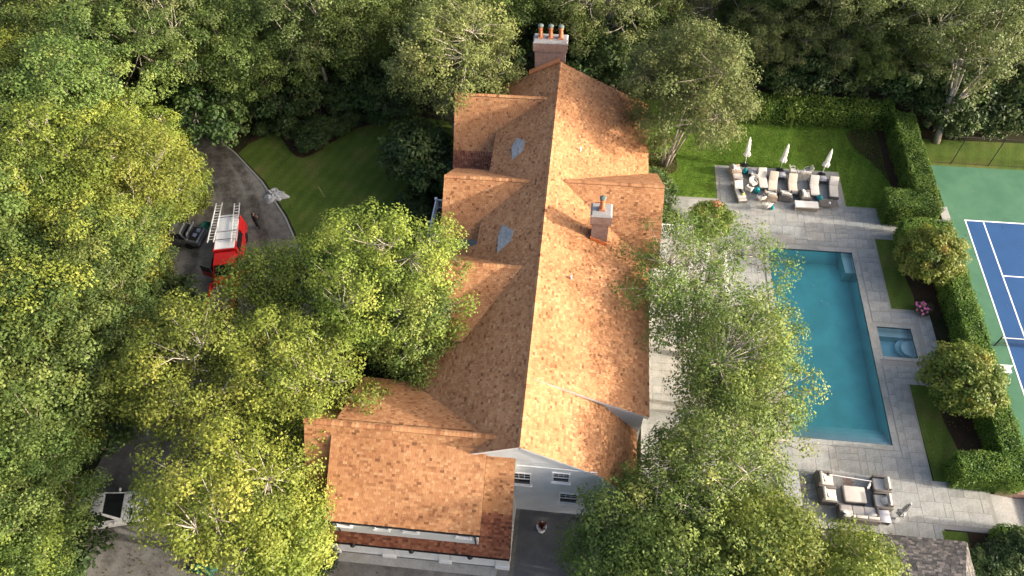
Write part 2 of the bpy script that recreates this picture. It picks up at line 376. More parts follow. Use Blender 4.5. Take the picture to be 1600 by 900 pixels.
# worn wheel tracks and a granite edging along the drive
def track_material():
    t = Nt('worn_track'); a = t.new('Attribute'); a.attribute_name = 'fade'; n = t.noise(.9, 6, .7)
    m = t.new('Math', operation='MULTIPLY'); t.link(a.outputs['Fac'], m.inputs[0]); r = t.new('MapRange'); r.inputs['From Min'].default_value = .35; r.inputs['From Max'].default_value = .6; t.link(n, r.inputs['Value']); t.link(r.outputs[0], m.inputs[1])
    t.setc((.055, .052, .05)); t.rough(.95, .1); tr = t.new('BsdfTransparent'); mx = t.new('MixShader'); t.link(m.outputs[0], mx.inputs[0]); t.link(tr.outputs[0], mx.inputs[1]); t.link(t.b.outputs[0], mx.inputs[2]); t.link(mx.outputs[0], t.out.inputs['Surface']); return t.m
M['track'] = track_material()
def path_strip(name, px, width, z, mat, fade=True):
    P = [Vector((*G2(*p), z)) for p in px]; Q = []
    for i in range(len(P)-1):
        p0, p1, p2, p3 = P[max(0, i-1)], P[i], P[i+1], P[min(len(P)-1, i+2)]
        for j in range(8):
            u = j/8; Q.append(.5*((2*p1)+(p2-p0)*u+(2*p0-5*p1+4*p2-p3)*u*u+(3*p1-p0-3*p2+p3)*u**3))
    Q.append(P[-1]); mb = MB(); fd = []
    prof = [(-1, 0), (-.55, .8), (0, 1), (.55, .8), (1, 0)]
    for i, q in enumerate(Q):
        d = (Q[min(i+1, len(Q)-1)]-Q[max(i-1, 0)]).normalized(); sd_ = Vector((-d.y, d.x, 0)); e = min(1, i/6, (len(Q)-1-i)/6)
        for u, f in prof: mb.v.append(tuple(q+sd_*(u*width/2))); fd.append(f*e*.6)
    for i in range(len(Q)-1):
        for k in range(4): mb.f.append((i*5+k, i*5+k+1, i*5+k+6, i*5+k+5))
    o = mb.build(name, mat); at_ = o.data.attributes.new('fade', 'FLOAT', 'POINT'); at_.data.foreach_set('value', np.array(fd, np.float32))
    if o.data.polygons[0].normal.z < 0: o.data.flip_normals()
    return tag(o, kind='structure')
path_strip('wheel_track', [(262, 165), (300, 215), (338, 255), (360, 300), (368, 345), (362, 400)], 2.2, .008, M['track'])
path_strip('wheel_track', [(250, 190), (285, 235), (318, 268), (332, 300), (325, 345), (300, 400), (300, 450)], 1.2, .010, M['track'])
path_strip('wheel_track', [(285, 175), (330, 218), (372, 258), (392, 300), (405, 350), (430, 420)], 1.0, .012, M['track'])
def edging(px):
    P = [Vector((*G2(*p), 0)) for p in px]
    for a, b in zip(P, P[1:]):
        L = (b-a).length; n = max(1, round(L/.9)); d = (b-a)/L; s_ = Vector((-d.y, d.x, 0))*.07
        for i in range(n):
            p, q = a+d*(L*i/n+.01), a+d*(L*(i+1)/n-.01)
            MB().hexa([p-s_, q-s_, q+s_, p+s_]+[v+Vector((0, 0, .07)) for v in (p-s_, q-s_, q+s_, p+s_)]).build('edging_stone', M['capstone'], drive_obj)
edging([(292, 160), (325, 205), (368, 240), (410, 285), (446, 340), (470, 395)])
# planted ground either side of the drive
lawn_l = [G2(*p) for p in [(372, 240), (400, 215), (432, 205), (455, 235), (475, 242), (520, 215), (570, 195), (640, 180), (700, 190)]] + [(-9, 47), (-9, 31), (-12, 27)] + [G2(*p) for p in [(500, 448), (474, 392), (450, 338), (414, 283)]]
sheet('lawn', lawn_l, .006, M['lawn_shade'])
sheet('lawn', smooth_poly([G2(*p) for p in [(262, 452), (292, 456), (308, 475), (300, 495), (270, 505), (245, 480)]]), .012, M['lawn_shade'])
sheet('planting_bed', smooth_poly([G2(*p) for p in [(385, 225), (430, 190), (500, 165), (600, 160), (640, 178), (560, 200), (520, 222), (478, 246), (455, 238), (432, 208), (408, 216)]]), .010, M['mulch'])
sheet('planting_bed', [(-12.5, 47.5), (-9, 47.5), (-9, 33), (-12, 33), (-13.4, 40)], .014, M['mulch'])
sheet('lawn', [(4, 56), (26, 56), (27.5, 53), (27.5, 41), (22, 41), (4, 41)], .004, M['lawn'])
sheet('planting_bed', smooth_poly([(23.2, 53.2), (26.5, 53.2), (27.2, 48), (26.8, 44), (25.9, 44.1), (25.6, 47), (24.4, 49.6), (23.4, 51.0)]), .012, M['mulch'])
sheet('planting_bed', smooth_poly([(5.3, 48.6), (6.6, 49.2), (8.0, 48.6), (8.1, 47.0), (6.8, 46.2), (5.3, 46.0)]), .012, M['mulch'])
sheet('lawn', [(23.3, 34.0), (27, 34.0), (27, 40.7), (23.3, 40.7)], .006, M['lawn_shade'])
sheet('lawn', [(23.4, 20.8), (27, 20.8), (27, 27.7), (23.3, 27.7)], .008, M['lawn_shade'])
sheet('planting_bed', smooth_poly([(25.2, 33.9), (26.8, 34), (26.9, 40.6), (25.6, 40.4), (24.9, 37.5), (25.1, 35.5)]), .014, M['mulch'])
sheet('planting_bed', smooth_poly([(25.6, 21.2), (26.9, 21.2), (26.9, 27.6), (25.2, 27.4), (24.9, 25.5), (25.4, 23.0)]), .016, M['mulch'])
sheet('planting_bed', [(22.4, 16.5), (23.3, 12), (29, 12), (29, 17.6), (25.2, 17.75), (22.4, 17.6)], .018, M['mulch'])
sheet('lawn', [(22.0, 16.6), (24.6, 16.6), (24.6, 17.65), (22.0, 17.65)], .022, M['lawn_shade'])
sheet('lawn', [(29.7, 49.9), (60, 49.9), (60, 53.5), (29.7, 53.2)], COURT_Z+.004, M['lawn_shade'])

# ------------------------------------------------------------------ tennis court
ox, oy = G2(1508, 344.1, COURT_Z); k = (CAM_H-COURT_Z)/CAM_H
CW, CL = 10.97*k, 23.77*k
court_root = thing('tennis_court', 'blue tennis court with green surround beyond the long hedge', 'tennis court', (ox, oy-CL/2, COURT_Z))
def cbox(name, x0, x1, y0, y1, z, mat, par=court_root):
    return MB().box(x0, x1, y0, y1, z-.03, z).build(name, mat, par)
hc = CL/2
cbox('green_surround', 29.7-ox, 29.7-ox+22, -hc-6.4, hc+6.2, .002, M['court_green'])
cbox('playing_surface', 0, CW, -hc, hc, .006, M['court_blue'])
lw = .06
def cline(x0, x1, y0, y1): cbox('painted_line', x0, x1, y0, y1, .0105, M['line'])
al = 1.372*k; sv = 6.4*k
for s_ in (-1, 1): cline(-lw, CW+lw, s_*hc-lw, s_*hc+lw)
for x_ in (0, CW, al, CW-al): cline(x_-lw*.8, x_+lw*.8, -hc+lw, hc-lw)
for s_ in (-1, 1): cline(al+.05, CW-al-.05, s_*sv-lw*.8, s_*sv+lw*.8)
cline(CW/2-lw*.8, CW/2+lw*.8, -sv+.05, sv-.05)
net = thing('tennis_net', 'dark tennis net with white top band between black posts', 'net', (ox+CW/2, oy-CL/2, COURT_Z))
hw = CW/2+.92
for s_ in (-1, 1): MB().lathe([(.05, 0), (.045, 1.1), (.05, 1.12), (.0, 1.13)], 10, (s_*hw, 0, 0)).build('post', M['black'], net)
nm = MB()
for i in range(61):
    x = -hw+2*hw*i/60; nm.tube((x, 0, .05), (x, 0, 1.0), .006, n=4, cap=False)
for j in range(8): nm.tube((-hw, 0, .06+j*.13), (hw, 0, .06+j*.13), .006, n=4, cap=False)
nm.build('netting', M['black'], net)
MB().box(-hw, hw, -.015, .015, .99, 1.07).build('top_band', M['line'], net)
MB().box(-.03, .03, -.02, .02, 0, .99).build('centre_strap', M['line'], net)
scp = thing('court_bench', 'small white court bench standing by the hedge beside the net', 'bench', (*G2(1562, 583, COURT_Z), COURT_Z))
MB().box(-.55, .55, -.2, .2, .42, .46).build('seat', M['trim'], scp)
MB().box(-.55, .55, .17, .2, .46, .8).build('backrest', M['trim'], scp)
for sx in (-.48, .48):
    for sy in (-.16, .16): MB().box(sx-.025, sx+.025, sy-.025, sy+.025, 0, .42).build('leg', M['trim'], scp)
fence = thing('court_fence', 'tall black chain link fence with slim posts behind the tennis court', 'fence', (30, 50.2, COURT_Z))
for i in range(9): MB().lathe([(.035, 0), (.035, 3.0), (.05, 3.0), (.0, 3.08)], 8, (1.4+i*3.05, 0, 0)).build('post', M['black'], fence)
for z in (.1, 3.0): MB().tube((0, 0, z), (26, 0, z), .014, n=6).build('rail', M['black'], fence)
wm = MB()
for i in range(90):
    x = i*.29
    wm.tube((x, 0, .1), (min(26, x+1.45), 0, 3.0), .0025, n=3, cap=False); wm.tube((x, 0, 3.0), (min(26, x+1.45), 0, .1), .0025, n=3, cap=False)
wm.build('chain_link', M['black'], fence)

# ------------------------------------------------------------------ terrace with pool
PX0, PX1, PY0, PY1 = 14.95, 21.3, 23.0, 39.1
SX0, SX1, SY0, SY1 = 21.95, 24.3, 29.8, 32.3
RECTS = [(5.2, 24.95, 40.7, 44.0), (11.35, 21.6, 44.0, 47.9), (5.2, 23.3, 17.1, 40.7), (23.3, 25.9, 27.7, 34.0), (23.3, 26.6, 17.75, 20.8), (24.95, 29.0, 41.3, 43.2)]
terrace = tag(MB().box(0, 0.01, 0, .01, -.2, -.19).build('terrace', M['joint']), kind='structure')
bed = MB()
for r in RECTS:
    x0, x1, y0, y1 = r
    if r[2] == 17.1:        # leave the pool open
        for q in [(x0, PX0-.05, y0, y1), (PX1+.05, x1, y0, SY0-.05), (PX1+.05, x1, SY1+.05, y1), (PX1+.05, SX0-.05, SY0-.05, SY1+.05), (PX0-.05, PX1+.05, y0, PY0-.05), (PX0-.05, PX1+.05, PY1+.05, y1)]: bed.box(q[0], q[1], q[2], q[3], -.1, .020)
    elif r[2] == 27.7:
        for q in [(x0, x1, y0, SY0-.05), (x0, x1, SY1+.05, y1), (SX1+.05, x1, SY0-.05, SY1+.05)]: bed.box(q[0], q[1], q[2], q[3], -.1, .020)
    else: bed.box(x0, x1, y0, y1, -.1, .020)
terrace.data = bed.mesh('terrace', M['joint'])
# random ashlar pavers on a 0.46 m grid
CELL = .46
def in_reg(x, y):
    ok = any(a-.02 <= x <= b+.02 and c-.02 <= y <= d+.02 for a, b, c, d in RECTS)
    if not ok: return False
    if PX0-.42 < x < PX1+.42 and PY0-.42 < y < PY1+.42: return False
    if SX0-.42 < x < SX1+.42 and SY0-.42 < y < SY1+.42: return False
    return True
gx0, gy0 = 5.2, 17.1
nx, ny = int((29.0-gx0)/CELL)+1, int((47.9-gy0)/CELL)+1
free = np.zeros((nx, ny), bool)
for i in range(nx):
    for j in range(ny):
        free[i, j] = all(in_reg(gx0+(i+a)*CELL, gy0+(j+b)*CELL) for a, b in ((.1, .1), (.9, .1), (.1, .9), (.9, .9)))
pav = []
prnd = random.Random(3)
for j in range(ny):
    for i in range(nx):
        if not free[i, j]: continue
        opts = [(3, 2), (2, 2), (2, 1), (2, 3), (1, 2), (3, 1), (2, 2), (3, 2), (4, 2)]; prnd.shuffle(opts)
        for w, h in opts+[(1, 1)]:
            if i+w <= nx and j+h <= ny and free[i:i+w, j:j+h].all():
                free[i:i+w, j:j+h] = False; pav.append((gx0+i*CELL, gy0+j*CELL, w, h)); break
def pav_vis(p):
    x, y, w, h = p; cx, cy_ = x+w*CELL/2, y+h*CELL/2
    hidden = cx < 12.0 or (cy_ < 27 and cx < 15.5) or (cy_ < 21.5 and cx < 17) or (11 < cx < 21.6 and cy_ > 44.6)
    return (w*h/(cx*cx+cy_*cy_+CAM_H**2)) * (0 if hidden else 1)
pav.sort(key=pav_vis, reverse=True)
pm = {}; rest = MB(); rest.tone = []
for idx, (x, y, w, h) in enumerate(pav):
    sx, sy = w*CELL-.014, h*CELL-.014; dz = prnd.uniform(-.003, .003)
    if idx < 300:
        if (w, h) not in pm:
            me = rbox('paver', sx, sy, .04, M['bluestone'], .008, 1); me.polygons.foreach_set('use_smooth', [False]*len(me.polygons)); pm[(w, h)] = me
        put('paver', pm[(w, h)], terrace, (x+w*CELL/2, y+h*CELL/2, dz))
    else:
        rest.box(x+.007, x+.007+sx, y+.007, y+.007+sy, 0.0, .04+dz); rest.tone += [prnd.random()]*6
tag(rest.build('paver', M['bluestone'], terrace), kind='stuff')
# coping stones round the pool and spa
def coping(x0, x1, y0, y1, w, n_long):
    def stone(a, b, c, d): MB().box(a+.006, b-.006, c+.006, d-.006, .0, .052).build('coping_stone', M['bluestone'], terrace)
    L = y1-y0+2*w
    for sx in (x0-w, x1):
        for i in range(n_long): stone(sx, sx+w, y0-w+L*i/n_long, y0-w+L*(i+1)/n_long)
    m = max(2, round(n_long*(x1-x0)/L))
    for sy in (y0-w, y1):
        for i in range(m): stone(x0+(x1-x0)*i/m, x0+(x1-x0)*(i+1)/m, sy, sy+w)
coping(PX0, PX1, PY0, PY1, .38, 13); coping(SX0, SX1, SY0, SY1, .28, 3)
def basin(name, label, x0, x1, y0, y1, depth, mat, steps):
    b = thing(name, label, 'pool' if 'pool' in name else 'hot tub', ((x0+x1)/2, (y0+y1)/2, 0))
    X, Y = (x1-x0)/2, (y1-y0)/2
    s = MB()
    s.quad((-X, -Y, -depth), (X, -Y, -depth), (X, Y, -depth), (-X, Y, -depth))
    for a, c in (((-X, -Y), (X, -Y)), ((X, -Y), (X, Y)), ((X, Y), (-X, Y)), ((-X, Y), (-X, -Y))): s.quad((*c, -depth), (*a, -depth), (*a, -.17), (*c, -.17))
    s.build('shell', M['plaster'], b)
    t = MB()
    for a, c in (((-X, -Y), (X, -Y)), ((X, -Y), (X, Y)), ((X, Y), (-X, Y)), ((-X, Y), (-X, -Y))): t.quad((*c, -.17), (*a, -.17), (*a, .01), (*c, .01))
    t.build('waterline_tile', M['tile'], b)
    for st in steps:
        mb = MB(); mb.prism(st[0], -depth+.001, st[1]); mb.build(st[2], M['plaster'], b)
    e = .004
    MB().box(-X+e, X-e, -Y+e, Y-e, -depth-.02, -.11).build('water', mat, b)
    return b
X, Y = (PX1-PX0)/2, (PY1-PY0)/2
psteps = [([(-X+.002, -Y+.002), (X-.002, -Y+.002), (X-.002, -Y+.35+.42*i), (-X+.002, -Y+.35+.42*i)], -.28-.30*i, 'step') for i in range(4)]
psteps.append(([(X-.55, Y-1.6), (X-.002, Y-1.6), (X-.002, Y-.002), (X-.62, Y-.002)], -.5, 'bench'))
pool = basin('swimming_pool', 'long rectangular teal swimming pool with steps at one end', PX0, PX1, PY0, PY1, 1.6, M['water'], psteps)
for (px, py) in [(1241, 440), (1273, 442), (1285, 466), (1295, 470)]:
    g = G(px, py, -1.2); MB().lathe([(.13, 0), (.13, .02), (.02, .035)], 12, (g.x-(PX0+PX1)/2, g.y-(PY0+PY1)/2, -1.598)).build('floor_drain', M['trim'], pool)
a, b = (SX1-SX0)/2, (SY1-SY0)/2
def arc(cx, cy_, r, t0, t1, n=10): return [(cx+r*math.cos(R(t0+(t1-t0)*i/n)), cy_+r*math.sin(R(t0+(t1-t0)*i/n))) for i in range(n+1)]
sst = [([(-a+.002, b-.45), (a-.002, b-.45), (a-.002, b-.002), (-a+.002, b-.002)], -.5, 'bench'),
       ([(a-.002, -b+.002), (a-.002, b-.452)] + arc(.95, .1, .75, 95, 265)[1:] , -.78, 'step'),
       ([(a-.003, -.9), (a-.003, .62)] + arc(a-.1, -.1, .62, 100, 260)[1:], -.50, 'step')]
spa = basin('spa_tub', 'small square spa with curved bench steps beside the pool', SX0, SX1, SY0, SY1, 1.1, M['spa_water'], sst)
for q in ((-.62, -.25), (-.55, -.75)): MB().lathe([(.11, 0), (.11, .02), (.02, .03)], 12, (q[0], q[1], -1.098)).build('floor_drain', M['trim'], spa)
# steps down to the court between the hedges
stp = thing('garden_steps', 'pale stone steps with a low red brick cheek wall between hedges', 'steps', (26.6, 19.2, 0))
for i in range(5): MB().box(i*.38, (i+1)*.38+.01, -1.1, 1.1, COURT_Z-.2, .03-.09*(i+1)+.002*i).build('tread', M['limestone'], stp)
MB().box(1.92, 3.2, -1.25, 1.25, COURT_Z-.3, COURT_Z+.012).build('landing', M['limestone'], stp)
MB().box(.3, 2.6, 1.12, 1.36, COURT_Z-.2, .22).build('cheek_wall', M['brick'], stp)
MB().box(-.1, 2.7, 1.36, 1.75, COURT_Z-.2, .245).build('coping', M['limestone'], stp)
MB().box(.2, 2.6, -1.4, -1.12, COURT_Z-.2, .2).build('cheek_wall', M['brick'], stp)
rw = tag(MB().box(28.95, 29.6, 40.2, 44.6, COURT_Z-.1, .06).build('retaining_wall', M['limestone']), 'low grey stone retaining wall at the gap between hedges', 'wall')

# ------------------------------------------------------------------ house
house = thing('house', 'large white house with new cedar shingle roofs and brick chimneys', 'house', (-2.1, 32, 0))
HO = Vector((-2.1, 32, 0))
def hb(mb, name, mat, par=None, smooth=False):
    """build a mesh given in world coordinates as a part of the house (or of one of its parts)"""
    mb.v = [(x-HO.x, y-HO.y, z-HO.z) for x, y, z in mb.v]
    return mb.build(name, mat, house if par is None else par, smooth)
srnd = random.Random(11)
def shingle_rows(A, B, C, D, ex=.145, w0=.12, w1=.27):
    """shingle corner points on the quad A B (eave) C D (ridge)"""
    A, B, C, D = map(np.array, (A, B, C, D)); n = np.cross(B-A, D-A); n = n/np.linalg.norm(n)
    if n[2] < 0: n = -n
    L = (np.linalg.norm(D-A)+np.linalg.norm(C-B))/2; m = max(1, int(L/ex))
    up = ((D-A)+(C-B)); up = up/np.linalg.norm(up)
    for j in range(m):
        t0, t1 = j/m, (j+1)/m+.015
        P0, Q0 = A+(D-A)*t0, B+(C-B)*t0; P1, Q1 = A+(D-A)*min(1, t1), B+(C-B)*min(1, t1)
        W = np.linalg.norm(Q0-P0); u = -srnd.uniform(0, .2)
        while u < W-.02:
            w = srnd.uniform(w0, w1); a, b = max(0, u)/W, min(W, u+w)/W; u += w
            if b-a < .01/W: continue
            jit = -up*srnd.uniform(0, .018)
            yield (P0+(Q0-P0)*a+jit, P0+(Q0-P0)*b+jit, P1+(Q1-P1)*b, P1+(Q1-P1)*a, n, j)
def add_shingle(mb, s, tone, rnd):
    a, b, c, d, n, j = s; g = (b-a)/max(1e-6, np.linalg.norm(b-a))*.004
    t = rnd.uniform(.022, .036); t2 = t+rnd.uniform(-.006, .006)
    i = len(mb.v)
    mb.v += [tuple(a+g), tuple(b-g), tuple(b-g+n*t2), tuple(a+g+n*t), tuple(c-g+n*.006), tuple(d+g+n*.006)]
    mb.f += [(i, i+1, i+2, i+3), (i+3, i+2, i+4, i+5), (i, i+3, i+5), (i+1, i+4, i+2)]; mb.tone += [tone]*4
def roof(name, A, B, C, D, mat='cedar', shingles=True, thick=.14, single=0, edge='trim', par=None, bias=0.0):
    A_, B_, C_, D_ = map(Vector, (A, B, C, D)); n = (B_-A_).cross(D_-A_).normalized()
    if n.z < 0: A_, B_, C_, D_ = B_, A_, D_, C_; n = -n
    lo = [p-n*thick for p in (A_, B_, C_, D_)]; hi = [p-n*.004 for p in (A_, B_, C_, D_)]
    deck = hb(MB().hexa(lo+hi), name, M[edge], par)
    if shingles:
        mb = MB(); mb.tone = []; k = 0
        for s in shingle_rows(A_, B_, C_, D_):
            k += 1
            if k <= single:
                q = MB(); q.tone = []; add_shingle(q, s, srnd.random(), srnd); hb(q, 'shingle', M[mat], deck); continue
            r = srnd.random(); add_shingle(mb, s, r, srnd)
        tag(hb(mb, 'shingle' if single else 'shingles', M[mat], deck), kind='stuff')
    return deck
def ridge_caps(p, q, w=.16):
    """a row of overlapping cap shingles folded over a ridge"""
    p, q = Vector(p), Vector(q); d = (q-p); L = d.length; d.normalize(); side = Vector((-d.y, d.x, 0)); n = int(L/.22)
    mb = MB(); mb.tone = []
    for i in range(n):
        a, b = p+d*(L*i/n), p+d*(L*(i+1)/n+.02); t = srnd.random(); up0, up1 = Vector((0, 0, .055+.012)), Vector((0, 0, .055))
        dn = Vector((0, 0, -w*.55))
        for s_ in (-1, 1):
            mb.quad(a+up0, a+up0+side*(s_*w)+dn, b+up1+side*(s_*w)+dn, b+up1); mb.tone.append(t)
            mb.quad(a+up0, a+up0+side*(s_*w)+dn, a+side*(s_*w)+dn-Vector((0, 0, .02)), a); mb.tone.append(t)
    tag(hb(mb, 'ridge_caps', M['cedar']), kind='stuff')
RX, RZ = -2.1, 9.1
YN, YM, YF = 16.45, 20.7, 48.75      # wing gable, main near gable, far gable
def mz_l(x): return RZ-.545*(RX-x)   # main left slope
def wz_l(x): return RZ-.515*(RX-x)   # wing left slope
# walls
hb(MB().extr([(-6.2, 0), (4.75, 0), (4.75, 5.25), (1.3, 7.05), (RX, RZ-.2), (-6.2, mz_l(-6.2)-.2)], 'y', YM+.12, YF-.2), 'wall', M['wall'])
hb(MB().extr([(-8.3, 0), (-6.21, 0), (-6.21, mz_l(-6.21)-.22), (-8.3, mz_l(-8.3)-.2)], 'y', YM+.13, 31.8), 'wall', M['wall'])
wing = hb(MB().extr([(-8.5, 0), (4.25, 0), (4.25, 3.4), (2.12, 6.15), (RX, RZ-.17), (-8.5, wz_l(-8.5)-.17)], 'y', YN+.06, YM+.11), 'wall', M['wall'])
hb(MB().extr([(-8.52, 0), (-6.5, 0), (-6.5, wz_l(-6.5)-.2), (-8.52, wz_l(-8.52)-.18)], 'y', YM+.1, 23.8), 'wall', M['wall'])
# main roof
roof('roof', (-6.55, YF, mz_l(-6.55)), (-6.55, 31.9, mz_l(-6.55)), (RX, 31.9, RZ), (RX, YF, RZ))
roof('roof', (-8.6, 31.9, mz_l(-8.6)), (-8.6, 23.75, mz_l(-8.6)), (RX, 23.75, RZ), (RX, 31.9, RZ))
roof('roof', (-8.75, 23.9, wz_l(-8.75)), (-8.75, YN, wz_l(-8.75)), (RX, YN, RZ+.004), (RX, 23.9, RZ+.004))
KX, KZ = 1.4, 7.24
roof('roof', (KX, YM, KZ), (KX, YF, KZ), (RX, YF, RZ), (RX, YM, RZ))
roof('roof', (5.05, YM, 5.42), (5.05, YF, 5.42), (KX, YF, KZ), (KX, YM, KZ))
# wing right side with a steeper lower slope
roof('roof', (2.2, YN, 6.36), (2.2, YM+.1, 6.36), (RX, YM+.1, RZ-.012), (RX, YN, RZ-.012))
roof('roof', (4.55, YN, 3.35), (4.55, YM+.1, 3.35), (2.2, YM+.1, 6.36), (2.2, YN, 6.36))
ridge_caps((RX, YN, RZ), (RX, YF, RZ))
# cross gables: (ridge y, ridge z, north half width, north slope, south half width, south slope, far end x, inner x, wall y pair)
def cross_gable(ry, rz, hn, sn, hs, ss, x_end, x_in, wall=True, base=0):
    a = 1 if x_end > x_in else -1
    roof('roof', (x_end, ry+hn, rz-sn*hn), (x_in, ry+hn, rz-sn*hn), (x_in, ry, rz), (x_end, ry, rz))
    roof('roof', (x_in, ry-hs, rz-ss*hs), (x_end, ry-hs, rz-ss*hs), (x_end, ry, rz), (x_in, ry, rz))
    if wall:
        hb(MB().extr([(ry-hs+.3, base), (ry+hn-.3, base), (ry+hn-.3, rz-sn*(hn-.3)-.2), (ry, rz-.2), (ry-hs+.3, rz-ss*(hs-.3)-.2)], 'x', x_end-a*.25, x_in), 'wall', M['wall'])
    ridge_caps((x_end, ry, rz), (x_in, ry, rz))
cross_gable(44.9, 8.7, 3.5, 1.2, 2.7, 1.2, -9.85, -2.4)
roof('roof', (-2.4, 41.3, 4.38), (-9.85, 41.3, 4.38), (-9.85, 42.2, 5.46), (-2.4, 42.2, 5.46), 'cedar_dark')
cross_gable(36.45, 8.4, 3.35, .76, 3.4, .76, -9.35, -2.6)
cross_gable(28.8, 8.5, 2.7, .94, 4.7, .37, -9.75, -2.5)
cross_gable(36.5, 8.6, 4.5, .73, 4.5, .73, 5.75, -1.0)
# grey metal saddles in the valleys between the gables
def saddle(pts):
    c = [Vector((*G2(px, py, z)[:2], z)) for px, py, z in pts]
    mb = MB(); n = Vector((-.35, 0, 1)).normalized()*.12
    mb.poly([p+n for p in c]); i = len(mb.v); mb.v += [tuple(p-n) for p in c]; m = len(c)
    mb.f += [(k, i+k, i+(k+1) % m, (k+1) % m) for k in range(m)]
    hb(mb, 'valley_flashing', M['lead'])
saddle([(801, 252, mz_l(-5.1)), (800, 232, mz_l(-5.0)), (808, 217, mz_l(-4.85)), (821, 222, mz_l(-4.2)), (817, 238, mz_l(-4.4))])
saddle([(778, 396, mz_l(-5.0)), (779, 372, mz_l(-5.1)), (786, 352, mz_l(-4.9)), (803, 362, mz_l(-4.1)), (799, 378, mz_l(-4.3))])
# garage
GY, GZ, GX0, GX1 = 17.25, 8.4, -14.05, -2.35
hb(MB().extr([(12.98, 0), (21.5, 0), (21.5, 3.0), (GY, GZ-.25), (12.98, 2.9)], 'x', GX0+.2, GX1-.12), 'wall', M['wall'])
gs = (GZ-2.75)/(GY-12.62)
zk = 2.75+gs*1.75
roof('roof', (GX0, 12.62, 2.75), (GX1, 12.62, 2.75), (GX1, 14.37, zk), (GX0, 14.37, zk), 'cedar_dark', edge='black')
roof('roof', (GX0, 14.37, zk), (GX1, 14.37, zk), (GX1, GY, GZ), (GX0, GY, GZ), edge='black')
roof('roof', (GX1, GY*2-12.62, 2.75), (GX0, GY*2-12.62, 2.75), (GX0, GY, GZ), (GX1, GY, GZ), edge='black')
ridge_caps((GX0, GY, GZ), (-2.7, GY, GZ))
DX0, DX1 = -12.5, -3.92
zd = GZ-gs*(GY-16.75)+.09
dormer = hb(MB().extr([(13.06, 3.0), (16.7, 6.8), (16.7, zd-.16), (13.06, 5.36)], 'x', DX0+.22, DX1-.22), 'dormer_wall', M['trim'])
roof('dormer_roof', (DX0, 12.9, 5.42), (DX1, 12.9, 5.42), (DX1, 16.75, zd), (DX0, 16.75, zd), edge='black', single=300)
zb = GZ-gs*.5+.07
hb(MB().extr([(17.8, 6.5), (21.4, 3.2), (21.4, 5.25), (17.8, zb-.16)], 'x', -12.2, -4), 'dormer_wall', M['trim'])
roof('dormer_roof', (-3.0, 21.85, 5.35), (-12.45, 21.85, 5.35), (-12.45, 17.75, zb), (-3.0, 17.75, zb), edge='black')
def gutter(x0, x1, y, z):
    s = MB().extr([(y-.13, z), (y-.10, z-.09), (y-.02, z-.11), (y, z-.02), (y-.02, z-.02), (y-.03, z-.07), (y-.09, z-.06), (y-.11, z)], 'x', x0, x1); hb(s, 'gutter', M['black'])
gutter(DX0-.02, DX1+.02, 12.9, 5.42); gutter(GX0+.05, GX1-.03, 12.62, 2.74)
for x in (DX0+.5, DX1-.35): hb(MB().tube((x, 12.82, 5.32), (x, 13.0, 4.95), .045, n=8).tube((x, 13.0, 4.95), (x, 13.0, 3.4), .045, n=8), 'downpipe', M['black'])
def window(cx, y, cz, w, h, rows=3, cols=3, face='y-', par=None, open_bottom=False):
    """sash window set on a wall facing -y at plane y (or facing +-x at plane y used as x)"""
    def f(p, d, z):
        if face == 'y-': return (p, y-d, z)
        if face == 'y+': return (p, y+d, z)
        if face == 'x+': return (y+d, p, z)
        return (y-d, p, z)
    def bx(mb, a, b, d0, d1, z0, z1):
        q = [f(a, d0, z0), f(b, d0, z0), f(b, d1, z0), f(a, d1, z0), f(a, d0, z1), f(b, d0, z1), f(b, d1, z1), f(a, d1, z1)]
        mb.hexa(q)
    g = MB(); bx(g, cx-w/2, cx+w/2, -.05, .012, cz-h/2, cz+h/2); win = hb(g, 'window', M['glass'], par)
    fr = MB(); t = .07
    bx(fr, cx-w/2-t, cx-w/2, -.02, .07, cz-h/2-t, cz+h/2+t); bx(fr, cx+w/2, cx+w/2+t, -.02, .07, cz-h/2-t, cz+h/2+t)
    bx(fr, cx-w/2, cx+w/2, -.02, .068, cz+h/2, cz+h/2+t); bx(fr, cx-w/2, cx+w/2, -.02, .05, cz-.03, cz+.03)
    for i in range(1, cols): x = cx-w/2+w*i/cols; bx(fr, x-.012, x+.012, 0, .034, cz+.03, cz+h/2)
    for j in range(1, rows):
        z = cz+h/2*j/rows
        bx(fr, cx-w/2, cx+w/2, 0, .03, z-.012, z+.012)
    hb(fr, 'frame', M['trim'], win)
    sl = MB(); bx(sl, cx-w/2-.14, cx+w/2+.14, -.02, .15, cz-h/2-t-.05, cz-h/2-t+.004); hb(sl, 'sill', M['trim'], win)
wy = YN+.06
for px, py, z, w, h in ((877, 741, 5.55, .85, 1.15), (888, 777, 2.6, .95, 1.35), (815, 749, 4.9, .95, 1.5)):
    g = G(px, py, z); window(g.x, wy, z, w, h, 2, 3)
hb(MB().box(-2.3, 2.1, wy-.04, wy, 6.62, 6.7), 'string_course', M['trim'])
for x in (-11.6, -9.45, -7.85, -4.9): window(x, 13.06, 4.85, .7, .75, 1, 2)
for y in (24.5, 27.5, 30.2, 43.4, 46):
    for z in (1.7, 4.2): window(y, 4.75, z, 1.0, 1.5, 2, 3, 'x+')
for y in (35, 38):
    for z in (1.7, 4.3): window(y, 5.5, z, 1.0, 1.5, 2, 3, 'x+')
for y, x in ((44.9, -9.6), (36.45, -9.1), (28.0, -9.5)):
    for z in (1.7, 4.4): window(y, x, z, 1.0, 1.5, 2, 3, 'x-')
window(-12.2+2, 21.5, 1.7, 1.0, 1.4, 2, 3, 'y+')
